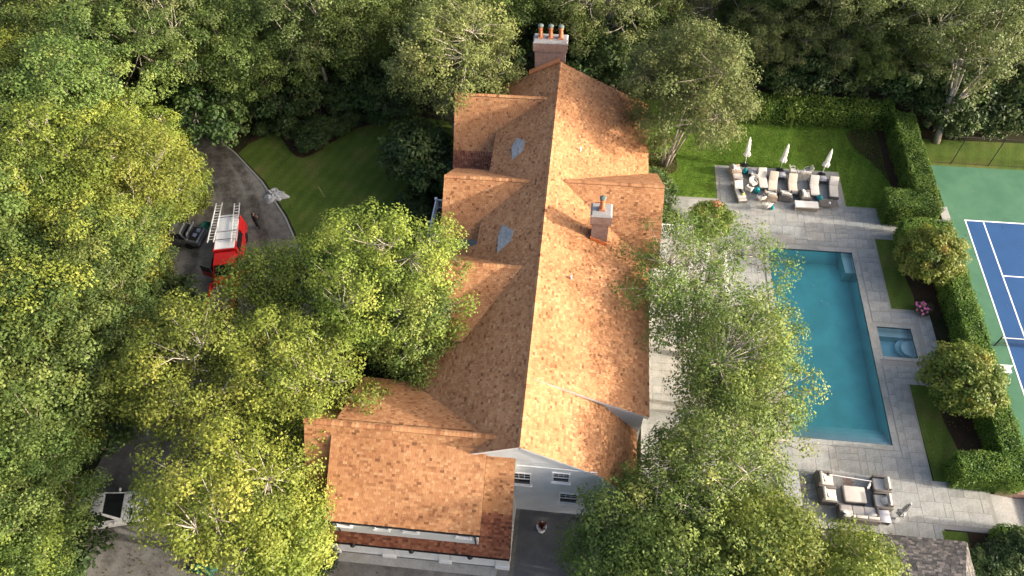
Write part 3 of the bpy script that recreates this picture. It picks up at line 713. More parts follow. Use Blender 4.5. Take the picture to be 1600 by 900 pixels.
# garage doors, piers, lamps
xs = [(-12.62, -10.05), (-9.25, -6.65), (-5.9, -3.3)]
for a_, b_ in xs:
    d = hb(MB().box(a_, b_, 12.9, 12.975, 0.02, 2.25), 'garage_door', M['trim'])
    m_ = (a_+b_)/2
    pan = MB()
    for x0, x1 in ((a_+.1, m_-.05), (m_+.05, b_-.1)):
        pan.box(x0, x1, 12.88, 12.9, .1, .22); pan.box(x0, x1, 12.88, 12.9, 1.35, 1.45); pan.box(x0, x1, 12.88, 12.9, 2.1, 2.2)
        pan.box(x0, x0+.1, 12.882, 12.9, .1, 2.2); pan.box(x1-.1, x1, 12.882, 12.9, .1, 2.2)
        pan.hexa([(x0+.1, 12.885, .2), (x0+.2, 12.885, .2), (x0+.2, 12.9, .2), (x0+.1, 12.9, .2), (x1-.2, 12.885, 1.36), (x1-.1, 12.885, 1.36), (x1-.1, 12.9, 1.36), (x1-.2, 12.9, 1.36)])
    hb(pan, 'door_panelling', M['trim'], d)
    wn_ = MB()
    for i in range(4): x = a_+.25+(b_-a_-.5)*i/4; wn_.box(x, x+(b_-a_-.5)/4-.08, 12.885, 12.9, 1.52, 2.0)
    hb(wn_, 'door_window', M['glass'], d)
    lm = MB(); lm.tube((m_, 12.98, 2.75), (m_, 12.6, 2.85), .018, n=6); lm.lathe([(.04, .16), (.06, .12), (.17, .0), (.16, -.02)], 12, (m_, 12.55, 2.62)); hb(lm, 'wall_lamp', M['black'])
for a_, b_ in ((-13.85, -12.62), (-10.05, -9.25), (-6.65, -5.9), (-3.3, -2.47)):
    hb(MB().box(a_+.05, b_-.05, 12.84, 12.979, 0, 2.5).box(a_, b_, 12.76, 12.978, 0, .35), 'pier', M['trim'])
hb(MB().box(-13.85, -2.5, 12.86, 12.977, 2.5, 2.72), 'lintel', M['trim'])
hb(MB().box(-12.7, -3.2, 12.3, 12.84, -.02, .05), 'apron', M['limestone'])
# white fascia along main eaves and rakes
def strip(p, q, h=.13, w=.035):
    p, q = Vector(p), Vector(q); d = (q-p).normalized(); s = Vector((-d.y, d.x, 0)).normalized()*w if abs(d.z) < .99 else Vector((w, 0, 0))
    z = Vector((0, 0, h)); hb(MB().hexa([p-z, q-z, q-z+s, p-z+s, p, q, q+s, p+s]), 'fascia', M['trim'])
strip((RX, YN+.02, RZ-.03), (2.2, YN+.02, 6.33)); strip((RX-1.4, YN+.02, wz_l(RX-1.4)-.03), (RX, YN+.02, RZ-.03)); strip((2.2, YN+.02, 6.33), (4.55, YN+.02, 3.32))
strip((RX+.4, YM+.02, RZ-.23), (KX, YM+.02, KZ-.02), .24); strip((KX, YM+.02, KZ-.02), (5.0, YM+.02, 5.4), .24)
# chimneys
def chimney(x0, x1, y0, y1, z0, z1, pots, label):
    w = x1-x0; b = MB().box(x0, x1, y0, y1, z0, z1-1.0)
    ch = hb(b, 'chimney', M['brick']); ch['label'] = label
    s = MB()
    for i in range(3): e = .045*(i+1); s.box(x0-e, x1+e, y0-e, y1+e, z1-1.0+i*.09, z1-1.0+(i+1)*.09)
    s.box(x0-.14, x1+.14, y0-.14, y1+.14, z1-.73, z1-.12); hb(s, 'corbel', M['brick'], ch)
    c = MB(); e = .15; p = [(x0-e, y0-e, z1-.12), (x1+e, y0-e, z1-.12), (x1+e, y1+e, z1-.12), (x0-e, y1+e, z1-.12)]; e = .04; p += [(x0-e, y0-e, z1), (x1+e, y0-e, z1), (x1+e, y1+e, z1), (x0-e, y1+e, z1)]
    hb(c.hexa(p), 'cap', M['capstone'], ch)
    for px, py in pots:
        hb(MB().box(px-.19, px+.19, py-.19, py+.19, z1, z1+.12).lathe([(.17, 0), (.155, .5), (.15, .62), (.19, .68), (.19, .76), (.15, .78)], 14, (px, py, z1+.12)), 'chimney_pot', M['terracotta'], ch)
        hb(MB().lathe([(.13, 0), (.13, .12), (.22, .12), (.22, .16), (.16, .21), (.05, .24), (0, .245)], 14, (px, py, z1+.9)), 'cowl', M['cowl'], ch)
    return ch
ch = chimney(-4.15, -1.78, 49.0, 49.9, 0, 10.75, [(-3.75, 49.45), (-2.97, 49.45), (-2.2, 49.45)], 'broad brick chimney with three terracotta pots at the gable end')
hb(MB().hexa([(-4.6, 48.72, mz_l(-4.6)+.02), (RX-.05, 48.72, RZ+.02), (RX-.05, 48.98, RZ+.02), (-4.6, 48.98, mz_l(-4.6)+.02), (-4.6, 48.72, mz_l(-4.6)+.1), (RX-.05, 48.72, RZ+.1), (RX-.05, 48.98, RZ+.3), (-4.6, 48.98, mz_l(-4.6)+.3)]), 'flashing', M['copper'])
ch = chimney(1.0, 2.08, 32.35, 33.25, 6.2, 9.95, [(1.55, 32.8)], 'single brick chimney with one pot on the sunny roof slope')
def rz_(x): return RZ-(RZ-KZ)/(KX-RX)*(x-RX) if x < KX else KZ-(KZ-5.42)/(5.05-KX)*(x-KX)
hb(MB().extr([(.96, rz_(.96)+.03), (2.12, rz_(2.12)+.03), (2.12, rz_(2.12)+.36), (.96, rz_(.96)+.30)], 'y', 32.29, 32.36), 'flashing', M['copper'])
hb(MB().extr([(2.075, rz_(2.12)-.1), (2.12, rz_(2.12)-.1), (2.12, rz_(2.12)+.3), (2.075, rz_(2.12)+.3)], 'y', 32.36, 33.3), 'flashing', M['copper'])
for px, py in ((907, 236), (892, 436)):
    g = None
    for _ in range(4):
        z = 8.3 if g is None else rz_(g.x); g = G(px, py, z)
    hb(MB().lathe([(.05, -.1), (.05, .32), (.075, .32), (.0, .36)], 10, (g.x, g.y, rz_(g.x))), 'vent_pipe', M['trim'])
# railings
def railing(par_name, label, pts, z, h=1.0, step=.13):
    o = Vector((*pts[0], z)); t = thing(par_name, label, 'railing', o) if label else None
    for i in range(len(pts)-1):
        p, q = Vector((*pts[i], z))-o, Vector((*pts[i+1], z))-o; L = (q-p).length; d = (q-p)/L
        def bar(a, b, w, hh, zz):
            s_ = Vector((-d.y, d.x, 0))*w/2; Z0, Z1 = Vector((0, 0, zz)), Vector((0, 0, zz+hh))
            return [a-s_+Z0, b-s_+Z0, b+s_+Z0, a+s_+Z0, a-s_+Z1, b-s_+Z1, b+s_+Z1, a+s_+Z1]
        MB().hexa(bar(p, q, .09, .05, h-.05)).build('top_rail', M['trim'], t)
        MB().hexa(bar(p, q, .05, .06, .1)).build('bottom_rail', M['trim'], t)
        n = int(L/step)
        for k_ in range(1, n):
            c = p+d*(L*k_/n); MB().hexa(bar(c-d*.018, c+d*.018, .036, h-.21, .16)).build('baluster', M['trim'], t)
        m = max(1, round(L/2.2))
        for k_ in range(m+1):
            if k_ == 0 and i: continue
            c = p+d*(L*k_/m); MB().hexa(bar(c-d*.075, c+d*.075, .15, h+.1, 0)).hexa(bar(c-d*.1, c+d*.1, .2, .05, h+.1)).build('post', M['trim'], t)
    return t
bx0, bx1 = -10.75, -9.15
bal = hb(MB().box(bx0, bx1, 33.3, 38.2, 2.9, 3.15), 'balcony', M['dark'])
for yb in (33.5, 38.0): hb(MB().box(bx0+.05, bx0+.25, yb-.1, yb+.1, 0, 2.9), 'balcony_post', M['trim'])
railing('balcony_railing', 'white balcony railing on the driveway side of the house', [(bx1-.3, 38.1), (bx0+.1, 38.1), (bx0+.1, 33.4)], 3.15)
hb(MB().box(-9.2, -6.25, 31.95, 33.3, 3.0, 3.2), 'porch_roof', M['trim'])
# raised side terrace by the pool side of the house
deck = tag(MB().box(5.3, 10.2, 24.0, 39.7, .0, .35).build('side_terrace', M['limestone']), kind='structure')
dm = MB(); dm.tone = []
for i in range(8):
    for j in range(26):
        dm.box(5.31+i*.61+.006, 5.31+(i+1)*.61-.006, 24.0+j*.603+.006, 24+(j+1)*.603-.006, .352, .372); dm.tone += [prnd.random()]*6
tag(dm.build('paver', M['limestone'], deck), kind='stuff')
railing('terrace_railing', 'white picket railing round the raised side terrace', [(5.9, 39.6), (10.1, 39.6), (10.1, 36.6)], .37)
railing('path_railing', 'short white railing beside the pool terrace under the leafy tree', [(11.4, 37.4), (11.45, 33.6)], .04)
# slate-roofed pool house at the corner of the terrace
ph = thing('pool_house', 'small pool house with dark weathered shingle roof at the terrace edge', 'pool house', (20.2, 12, 0))
def pb(mb, name, mat, par=None):
    mb.v = [(x-20.2, y-12, z) for x, y, z in mb.v]; return mb.build(name, mat, par or ph)
pb(MB().box(15.0, 22.6, 8.4, 15.6, 0, 2.75), 'wall', M['wall'])
def proof(A, B, C, D):
    A_, B_, C_, D_ = map(Vector, (A, B, C, D)); n = (B_-A_).cross(D_-A_).normalized()
    if n.z < 0: A_, B_, C_, D_ = B_, A_, D_, C_; n = -n
    dk = pb(MB().hexa([p-n*.14 for p in (A_, B_, C_, D_)]+[p-n*.004 for p in (A_, B_, C_, D_)]), 'roof', M['trim'])
    mb = MB(); mb.tone = []
    for s in shingle_rows(A_, B_, C_, D_, .16, .12, .3): add_shingle(mb, s, srnd.random(), srnd)
    tag(pb(mb, 'shingles', M['slate'], dk), kind='stuff')
proof((14.6, 16.05, 2.75), (22.95, 16.05, 2.75), (20.9, 12, 4.9), (16.6, 12, 4.9))
proof((14.6, 7.95, 2.75), (22.95, 7.95, 2.75), (20.9, 12, 4.9), (16.6, 12, 4.9))
proof((22.95, 7.95, 2.75), (22.95, 16.05, 2.75), (20.92, 12.02, 4.9), (20.9, 11.98, 4.9))
proof((14.6, 7.95, 2.75), (14.6, 16.05, 2.75), (16.6, 12.02, 4.9), (16.62, 11.98, 4.9))

# ------------------------------------------------------------------ terrace furniture
TZ = .042
def at(px, py, z=TZ, hz=0): p = G(px, py, z+hz); return (p.x, p.y, z)
def pillow(name, parent, loc, rot, s=.45, mat='pillow', t=.15):
    """puffed square pillow with pinched corners"""
    mb = MB(); n = 6
    for sgn in (1, -1):
        i0 = len(mb.v)
        for j in range(n+1):
            for i in range(n+1):
                u, v = i/n*2-1, j/n*2-1; h = (1-u**4)*(1-v**4); pinch = 1-.10*(1-abs(u))*abs(v)**3-.0
                mb.v.append((u*s/2*(1-.08*(1-u*u)*0-.07*(1-v*v)*0)*(.93+.07*abs(v)**2), v*s/2*(.93+.07*abs(u)**2), sgn*t/2*h**.6))
        for j in range(n):
            for i in range(n):
                a_ = i0+j*(n+1)+i; q = (a_, a_+1, a_+n+2, a_+n+1); mb.f.append(q if sgn > 0 else q[::-1])
    o = mb.build(name, M[mat], parent, True); o.location = loc; o.rotation_euler = rot; return o
def cush(name, parent, sx, sy, sz, loc, rot=(0, 0, 0), mat='cushion', bev=.05):
    o = put(name, rbox(name, sx, sy, sz, M[mat], min(bev, sz*.45), 3), parent); o.location = loc; o.rotation_euler = rot; return o
def lounger(loc, rz, label, mat='cushion', back=38, items=False):
    t = thing('sun_lounger', label, 'sun lounger', loc, rz, 'sun loungers on the lawn terrace')
    W, L = .76, 2.05
    MB().box(-W/2, W/2, -L/2, L/2, .16, .30).build('frame', M['wicker'], t)
    for sx in (-1, 1):
        MB().box(sx*W/2-.02, sx*W/2+.02, -L/2, L/2, .05, .34).build('side_rail', M['wicker'], t)
        for sy in (-1, 1): MB().box(sx*(W/2-.06)-.03, sx*(W/2-.06)+.03, sy*(L/2-.12)-.03, sy*(L/2-.12)+.03, 0, .16).build('leg', M['wicker'], t)
    b = R(back); hl = .78; hy = L/2-hl
    cush('seat_cushion', t, W-.06, L-hl-.02, .11, (0, -hl/2, .30), (0, 0, 0), mat)
    c = cush('back_cushion', t, W-.06, hl, .11, (0, hy+math.cos(b)*hl/2+.02, .32+math.sin(b)*hl/2), (b, 0, 0), mat)
    MB().hexa([(-W/2, hy, .26), (W/2, hy, .26), (W/2, hy+math.cos(b)*hl, .26+math.sin(b)*hl), (-W/2, hy+math.cos(b)*hl, .26+math.sin(b)*hl), (-W/2, hy-.02, .30), (W/2, hy-.02, .30), (W/2, hy+math.cos(b)*hl-.02, .31+math.sin(b)*hl), (-W/2, hy+math.cos(b)*hl-.02, .31+math.sin(b)*hl)]).build('back_frame', M['wicker'], t)
    return t
LL = [((1152.7, 286.5), (1160, 309.6), 'cushion', 'sun lounger with a black and lime bag lying on its seat'),
      ((1190, 264), (1193.5, 292), 'cushion', 'sun lounger set farther back than the rest with raised back on the lawn terrace'),
      ((1209, 272), (1207, 295), 'cushion_cream', 'cream sun lounger left of a grey side table by the middle parasol'),
      ((1238, 275), (1239.5, 299.5), 'cushion_cream', 'cream sun lounger right of a grey side table by the middle parasol'),
      ((1272, 278), (1273.6, 302), 'cushion', 'grey white sun lounger left of a side table below the end parasol'),
      ((1302.5, 279), (1303.5, 305), 'cushion', 'grey white sun lounger at the lawn corner of the terrace')]
for (h, f, m_, lab) in LL:
    p, q = Vector(at(*h, TZ, .55)), Vector(at(*f, TZ, .4)); d = p-q; c = (p+q)/2
    lounger((c.x, c.y, TZ), math.atan2(d.y, d.x)-math.pi/2, lab, m_)
bp_ = at(1158, 300, TZ+.41); bag = thing('tote_bag', 'black and lime bag lying on a sun lounger', 'bag', bp_, R(25))
put('bag_body', rbox('bag_body', .22, .55, .12, M['black'], .05, 2), bag); put('bag_end', rbox('bag_end', .24, .18, .14, simple('lime_cloth', (.42, .5, .12), .8, .1), .05, 2), bag, (0, -.33, 0))
def armchair(loc, rz, label, w=.85, d=.85, mat='wicker', group=None, seats=1, pil=1, cm='cushion', name='armchair', cat='armchair'):
    t = thing(name, label, cat, loc, rz, group)
    put('base', rbox('base', w, d, .30, M[mat], .03, 2), t, (0, 0, .03))
    for sx in (-1, 1): put('arm', rbox('arm', .13, d, .30, M[mat], .03, 2), t, (sx*(w/2-.065), 0, .31))
    put('backrest', rbox('backrest', w-.27, .13, .44, M[mat], .03, 2), t, (0, d/2-.065, .31))
    iw = (w-.28)/seats
    for i in range(seats):
        x = -w/2+.14+iw*(i+.5)
        cush('seat_cushion', t, iw-.01, d-.16, .16, (x, -.06, .33), (0, 0, 0), cm)
        cush('back_cushion', t, iw-.03, .17, .42, (x, d/2-.26, .46), (R(-12), 0, 0), cm)
    for i in range(pil):
        x = 0 if pil == 1 else (-w/2+.4+(w-.8)*i/(pil-1)); pillow('pillow', t, (x+.05, .02+.05*i, .62), (R(55), R(6-15*i), R(8-30*i)), .46)
    for sx in (-1, 1):
        for sy in (-1, 1): MB().box(sx*(w/2-.06)-.03, sx*(w/2-.06)+.03, sy*(d/2-.06)-.03, sy*(d/2-.06)+.03, 0, .04).build('foot', M['black'], t)
    return t
def side_table(loc, label, s=.62, h=.42, group=None, rz=0):
    t = thing('side_table', label, 'side table', loc, rz, group)
    put('table_top', rbox('table_top', s, s, .04, M['table_grey'], .01, 1), t, (0, 0, h))
    put('lower_shelf', rbox('lower_shelf', s-.06, s-.06, .03, M['wicker'], .008, 1), t, (0, 0, .1))
    for sx in (-1, 1):
        MB().box(sx*(s/2-.03)-.02, sx*(s/2-.03)+.02, -s/2+.02, s/2-.02, 0, h-.002).build('side_panel', M['wicker'], t)
    return t
def dining_chair(loc, rz, label, group='white dining chairs among the loungers'):
    t = thing('dining_chair', label, 'chair', loc, rz, group)
    put('seat', rbox('seat', .50, .50, .09, M['cushion'], .03, 2), t, (0, 0, .40))
    o = put('backrest', rbox('backrest', .48, .06, .46, M['cushion'], .025, 2), t, (0, .25, .47)); o.rotation_euler = (R(-12), 0, 0)
    for sx in (-1, 1):
        for sy in (-1, 1): MB().tube((sx*.22, sy*.22, .41), (sx*.25, sy*.25, 0), .02, .015, 6).build('leg', M['teak'], t)
        MB().path([(sx*.25, .24, .66), (sx*.27, 0, .67), (sx*.26, -.2, .64), (sx*.24, -.22, .42)], [.02]*4, 6).build('arm', M['trim'], t)
    return t
def stool(loc, label, s=1.0):
    t = thing('garden_stool', label, 'garden stool', loc, 0, 'teal ceramic garden stools')
    MB().lathe([(.15*s, 0), (.19*s, .05*s), (.245*s, .16*s), (.255*s, .24*s), (.24*s, .33*s), (.18*s, .44*s), (.17*s, .46*s), (.0, .475*s)], 20).build('body', M['teal'], t, True)
    MB().lathe([(.2*s, .055*s), (.21*s, .06*s), (.21*s, .075*s), (.2*s, .08*s)], 20).build('foot_band', M['teal'], t, True)
    return t
def parasol(loc, label, mat, lean=(0, 0), h=2.75, base='black', group=None, r0=.30):
    t = thing('parasol', label, 'parasol', loc, 0, group)
    lx, ly = lean
    p = lambda z: (lx*z, ly*z, z)
    MB().lathe([(.30, 0), (.30, .05), (.06, .08), (.05, .2), (0, .2)], 20).build('base', M[base], t)
    MB().tube(p(.1), p(h), .024, n=8).build('pole', M['trim'], t)
    cz0 = h*.38; prof = [(.06, 0), (r0, .02), (r0*.82, .18), (r0*.48, .38), (r0*.55, .62), (r0*.5, .9), (r0*.38, 1.3), (r0*.22, h-cz0-.08), (.03, h-cz0)]
    mb = MB().lathe(prof, 24, star=.16, lobes=6); mb.v = [(x+lx*(z+cz0), y+ly*(z+cz0), z+cz0) for x, y, z in mb.v]
    cn = mb.build('canopy', M[mat], t, True)
    MB().lathe([(r0*.62, 0), (r0*.64, .03), (r0*.6, .06)], 12, (lx*(cz0+.5), ly*(cz0+.5), cz0+.45)).build('tie_band', M['trim'], cn)
    MB().lathe([(.03, 0), (.045, .03), (.03, .08), (0, .1)], 10, p(h-.01)).build('finial', M['trim'], t)
    return t
for (px, py), lab, ln in (((1164, 258), 'closed white parasol beside the teal stool at the lawn edge', (-.06, .12)), ((1218.5, 266), 'closed white parasol between the two cream loungers', (0, .05)), ((1284, 273), 'closed white parasol behind the side table at the lawn end', (0, .03))):
    parasol(at(px, py), lab, 'fabric_white', ln, group='closed white parasols')
side_table(at(1175, 268, TZ, .42), 'grey side table next to the armchair and teal stool', group='grey side tables')
side_table(at(1221, 273, TZ, .42), 'grey side table between the two cream loungers', group='grey side tables')
side_table(at(1285.5, 279, TZ, .42), 'grey side table below the end parasol', group='grey side tables')
for px, py, s, lab in ((1163.5, 268, 1.0, 'teal stool standing beside a grey side table under a parasol'), (1182, 298, 1.05, 'teal stool between lounger foot and white dining chairs'), (1280, 310, 1.0, 'teal stool between armchair and low slatted table'), (1206.5, 324, .7, 'smallest teal stool behind the white chair facing the pool')):
    stool(at(px, py, TZ, .2), lab, s)
ag = 'grey wicker armchairs on the lawn terrace'
armchair(at(1149, 265, TZ, .4), R(100), 'wicker armchair in the corner of the lawn terrace beside teal stool', mat='wicker_tan', group=ag)
t = thing('ottoman', 'tan wicker ottoman with cushion in front of the corner armchair', 'ottoman', at(1152.5, 276, TZ, .3), R(8)); put('base', rbox('base', .8, .62, .28, M['wicker_tan'], .03, 2), t, (0, 0, .02)); cush('cushion', t, .76, .58, .12, (0, 0, .30))
armchair(at(1204, 305, TZ, .4), R(180), 'wicker armchair with white pillow seen from its tan back', .95, .85, 'wicker_tan', ag, 1, 1)
armchair(at(1227, 304.5, TZ, .4), R(172), 'dark grey wicker armchair with two pillows turned to the lawn', 1.05, .9, 'wicker', ag, 1, 2)
armchair(at(1257.5, 306, TZ, .4), R(95), 'striped cushion wicker armchair pushed behind the white bench', .95, .85, 'wicker', ag, 1, 2)
for px, py, rz, lab in ((1179, 275, 170, 'white dining chair next to the grey side table, back to the lawn'), (1177, 286, 35, 'upper of two white dining chairs by the teal stool'), (1171, 295, 150, 'tilted white dining chair beside the teal stool and bag lounger'), (1189, 309, 200, 'white dining chair tucked beside the tan wicker armchair'), (1198, 321, 215, 'white dining chair standing alone on the sunny paving'),
                        (1239, 266, 95, 'white dining chair at the lawn edge behind a cream lounger'), (1251, 269, 185, 'white dining chair with seat turned to the pool between loungers'), (1262, 267, -80, 'white dining chair turned sideways at the lawn edge near the end parasol')):
    dining_chair(at(px, py, TZ, .45), R(rz), lab)
t = thing('bench', 'long white cushioned bench on pale legs facing the pool', 'bench', at(1260, 320, TZ, .4), R(0))
put('cushion', rbox('cushion', 1.85, .72, .12, M['pillow'], .05, 3), t, (0, 0, .38)); MB().box(-.92, .92, -.36, .36, .30, .38).build('seat', M['teak'], t)
for sx in (-.85, .85):
    for sy in (-.3, .3): MB().box(sx-.035, sx+.035, sy-.035, sy+.035, 0, .30).build('leg', M['teak'], t)
MB().box(-.82, .82, -.33, -.29, .1, .15).build('stretcher', M['teak'], t)
t = thing('coffee_table', 'low slatted grey table on splayed pale legs', 'coffee table', at(1295, 317.5, TZ, .38), R(2))
for i in range(9): MB().box(-.72, .72, -.36+i*.081, -.36+i*.081+.07, .36, .40).build('slat', M['wicker'], t)
for sx in (-1, 1):
    for sy in (-1, 1): MB().tube((sx*.6, sy*.28, .36), (sx*.72, sy*.36, 0), .025, n=6).build('leg', M['teak'], t)
    MB().box(sx*.62-.03, sx*.62+.03, -.34, .34, .33, .358).build('rail', M['teak'], t)
MB().lathe([(.09, 0), (.1, .02), (.06, .1), (0, .11)], 12, (.05, -.02, .40)).build('ashtray', M['trim'], t)
# lower lounge set
lg = 'grey wicker lounge armchairs round the ottoman'
armchair(at(1288.8, 749, TZ, .45), R(90), 'grey wicker lounge chair with a white pole resting on its arm', 1.05, 1.0, 'wicker', lg)
armchair(at(1294, 773, TZ, .45), R(90), 'grey wicker lounge chair half hidden by leaves next to the ottoman', 1.05, 1.0, 'wicker', lg)
armchair(at(1377, 757, TZ, .45), R(-90), 'grey wicker lounge chair with a long bolster cushion facing the ottoman', 1.05, 1.0, 'wicker', lg, 1, 0)
armchair(at(1379.5, 783, TZ, .45), R(-90), 'grey wicker lounge chair with square pillow beside the grey table', 1.05, 1.0, 'wicker', lg)
armchair(at(1342, 803, TZ, .45), R(180), 'long grey wicker sofa with pale cushions at the pool house edge', 2.35, 1.0, 'wicker', None, 3, 2, name='sofa', cat='sofa')
t = thing('ottoman', 'large square grey wicker ottoman with pale cushion amid the lounge chairs', 'ottoman', at(1335.5, 772, TZ, .4)); put('base', rbox('base', 1.34, 1.06, .26, M['wicker'], .04, 2), t, (0, 0, .02)); cush('cushion', t, 1.30, 1.02, .16, (0, 0, .28), bev=.07)
p = at(1355, 763, TZ); t = thing('throw_pillow', 'white pillow leaning between ottoman and lounge chair', 'pillow', (p[0], p[1], TZ)); pillow('pillow', t, (0, 0, .3), (R(70), 0, R(60)), .5)
t = side_table(at(1380, 807, TZ, .42), 'square grey table between sofa end and striped parasol', .78, .44)
pp = at(1397.5, 811); parasol(pp, 'closed black and white striped parasol on a round stone base', 'stripe', (0, 0), 2.5, 'capstone', r0=.26)
p, q = Vector(at(1294, 741, TZ+.66)), Vector(at(1362, 752, TZ+.62))
pole = thing('pool_pole', 'long white pole with black end lying across two lounge chairs', 'pole', (p.x, p.y, p.z))
MB().tube((0, 0, 0), tuple(q-p), .022, n=8).build('shaft', M['trim'], pole); MB().lathe([(.02, -.08), (.09, -.05), (.09, .05), (0, .08)], 10).build('head', M['black'], pole)
t = thing('dining_table', 'pale slatted dining table half hidden under the leafy tree', 'dining table', at(1238, 762, TZ, .74))
for i in range(8): MB().box(-.5+i*.126, -.5+i*.126+.115, -1.1, 1.1, .70, .74).build('slat', M['table_grey'], t)
for sx in (-.42, .42):
    for sy in (-.95, .95): MB().box(sx-.04, sx+.04, sy-.04, sy+.04, 0, .70).build('leg', M['table_grey'], t)
for px, py, lab in ((1254, 750, 'black metal chair at the slatted dining table'), (1254, 762, 'black metal chair at the slatted dining table')):
    t = thing('metal_chair', lab, 'chair', at(px, py, TZ, .5), R(-90), 'black metal chairs at the slatted table')
    MB().box(-.22, .22, -.22, .22, .43, .45).build('seat', M['wicker'], t)
    MB().tube((-.22, .24, .45), (-.22, .28, .85), .012).tube((.22, .24, .45), (.22, .28, .85), .012).tube((-.22, .28, .85), (.22, .28, .85), .012).tube((-.22, .26, .65), (.22, .26, .65), .012).build('back_frame', M['black'], t)
    for sx in (-1, 1):
        for sy in (-1, 1): MB().tube((sx*.21, sy*.21, .43), (sx*.23, sy*.23, 0), .012).build('leg', M['black'], t)
g = G(1325, 753); tag(MB().lathe([(.3, 0), (.3, .001), (.15, .002)], 30, (0, 0, 0), .35, 7).build('leaf_stain', M['rust']), 'rust brown stain on the paving by the ottoman', 'stain').location = (g.x, g.y, TZ+.002)

# ------------------------------------------------------------------ vehicles
def loft(st, name, mat, parent, smooth=True):
    """body shell lofted from stations (x, half width low, half width mid, half width top, z low, z mid, z top)"""
    mb = MB(); rings = []
    for x, w0, w1, w2, z0, z1, z2 in st:
        ring = [(x, -w0, z0), (x, -w1, z0+(z1-z0)*.35), (x, -w1, z1), (x, -w2-(w1-w2)*.35, z1+(z2-z1)*.75), (x, -w2*.8, z2), (x, 0, z2+.015), (x, w2*.8, z2), (x, w2+(w1-w2)*.35, z1+(z2-z1)*.75), (x, w1, z1), (x, w1, z0+(z1-z0)*.35), (x, w0, z0)]
        rings.append(len(mb.v)); mb.v += ring
    n = 11
    for a_, b_ in zip(rings, rings[1:]): mb.f += [(a_+k, b_+k, b_+(k+1) % n, a_+(k+1) % n) for k in range(n)]
    mb.f += [tuple(rings[0]+k for k in range(n)), tuple(rings[-1]+k for k in reversed(range(n)))]
    o = mb.build(name, mat, parent)
    bm = bmesh.new(); bm.from_mesh(o.data); bmesh.ops.recalc_face_normals(bm, faces=bm.faces); bm.to_mesh(o.data); bm.free(); return o
def wheels(t, xs_, w, r):
    for x in xs_:
        for s_ in (-1, 1):
            mb = MB(); mb.lathe([(r*.7, -.1), (r*.95, -.1), (r, -.06), (r, .06), (r*.95, .1), (r*.7, .1)], 20); mb.v = [(x+a_, s_*(w-.09)+c, r+b_) for a_, b_, c in mb.v]; wh = mb.build('wheel', M['rubber'], t)
            mb = MB(); mb.lathe([(.04, -.08), (r*.68, -.08), (r*.68, .08), (.04, .085)], 10); mb.v = [(x+a_, s_*(w-.09)+c, r+b_) for a_, b_, c in mb.v]; mb.build('rim', M['chrome'], wh)
def glass_quad(t, pts, name='window', th=.012):
    p = [Vector(q) for q in pts]; n = (p[1]-p[0]).cross(p[3]-p[0]).normalized()*th
    MB().hexa([q-n for q in p]+[q+n for q in p]).build(name, M['glass'], t)
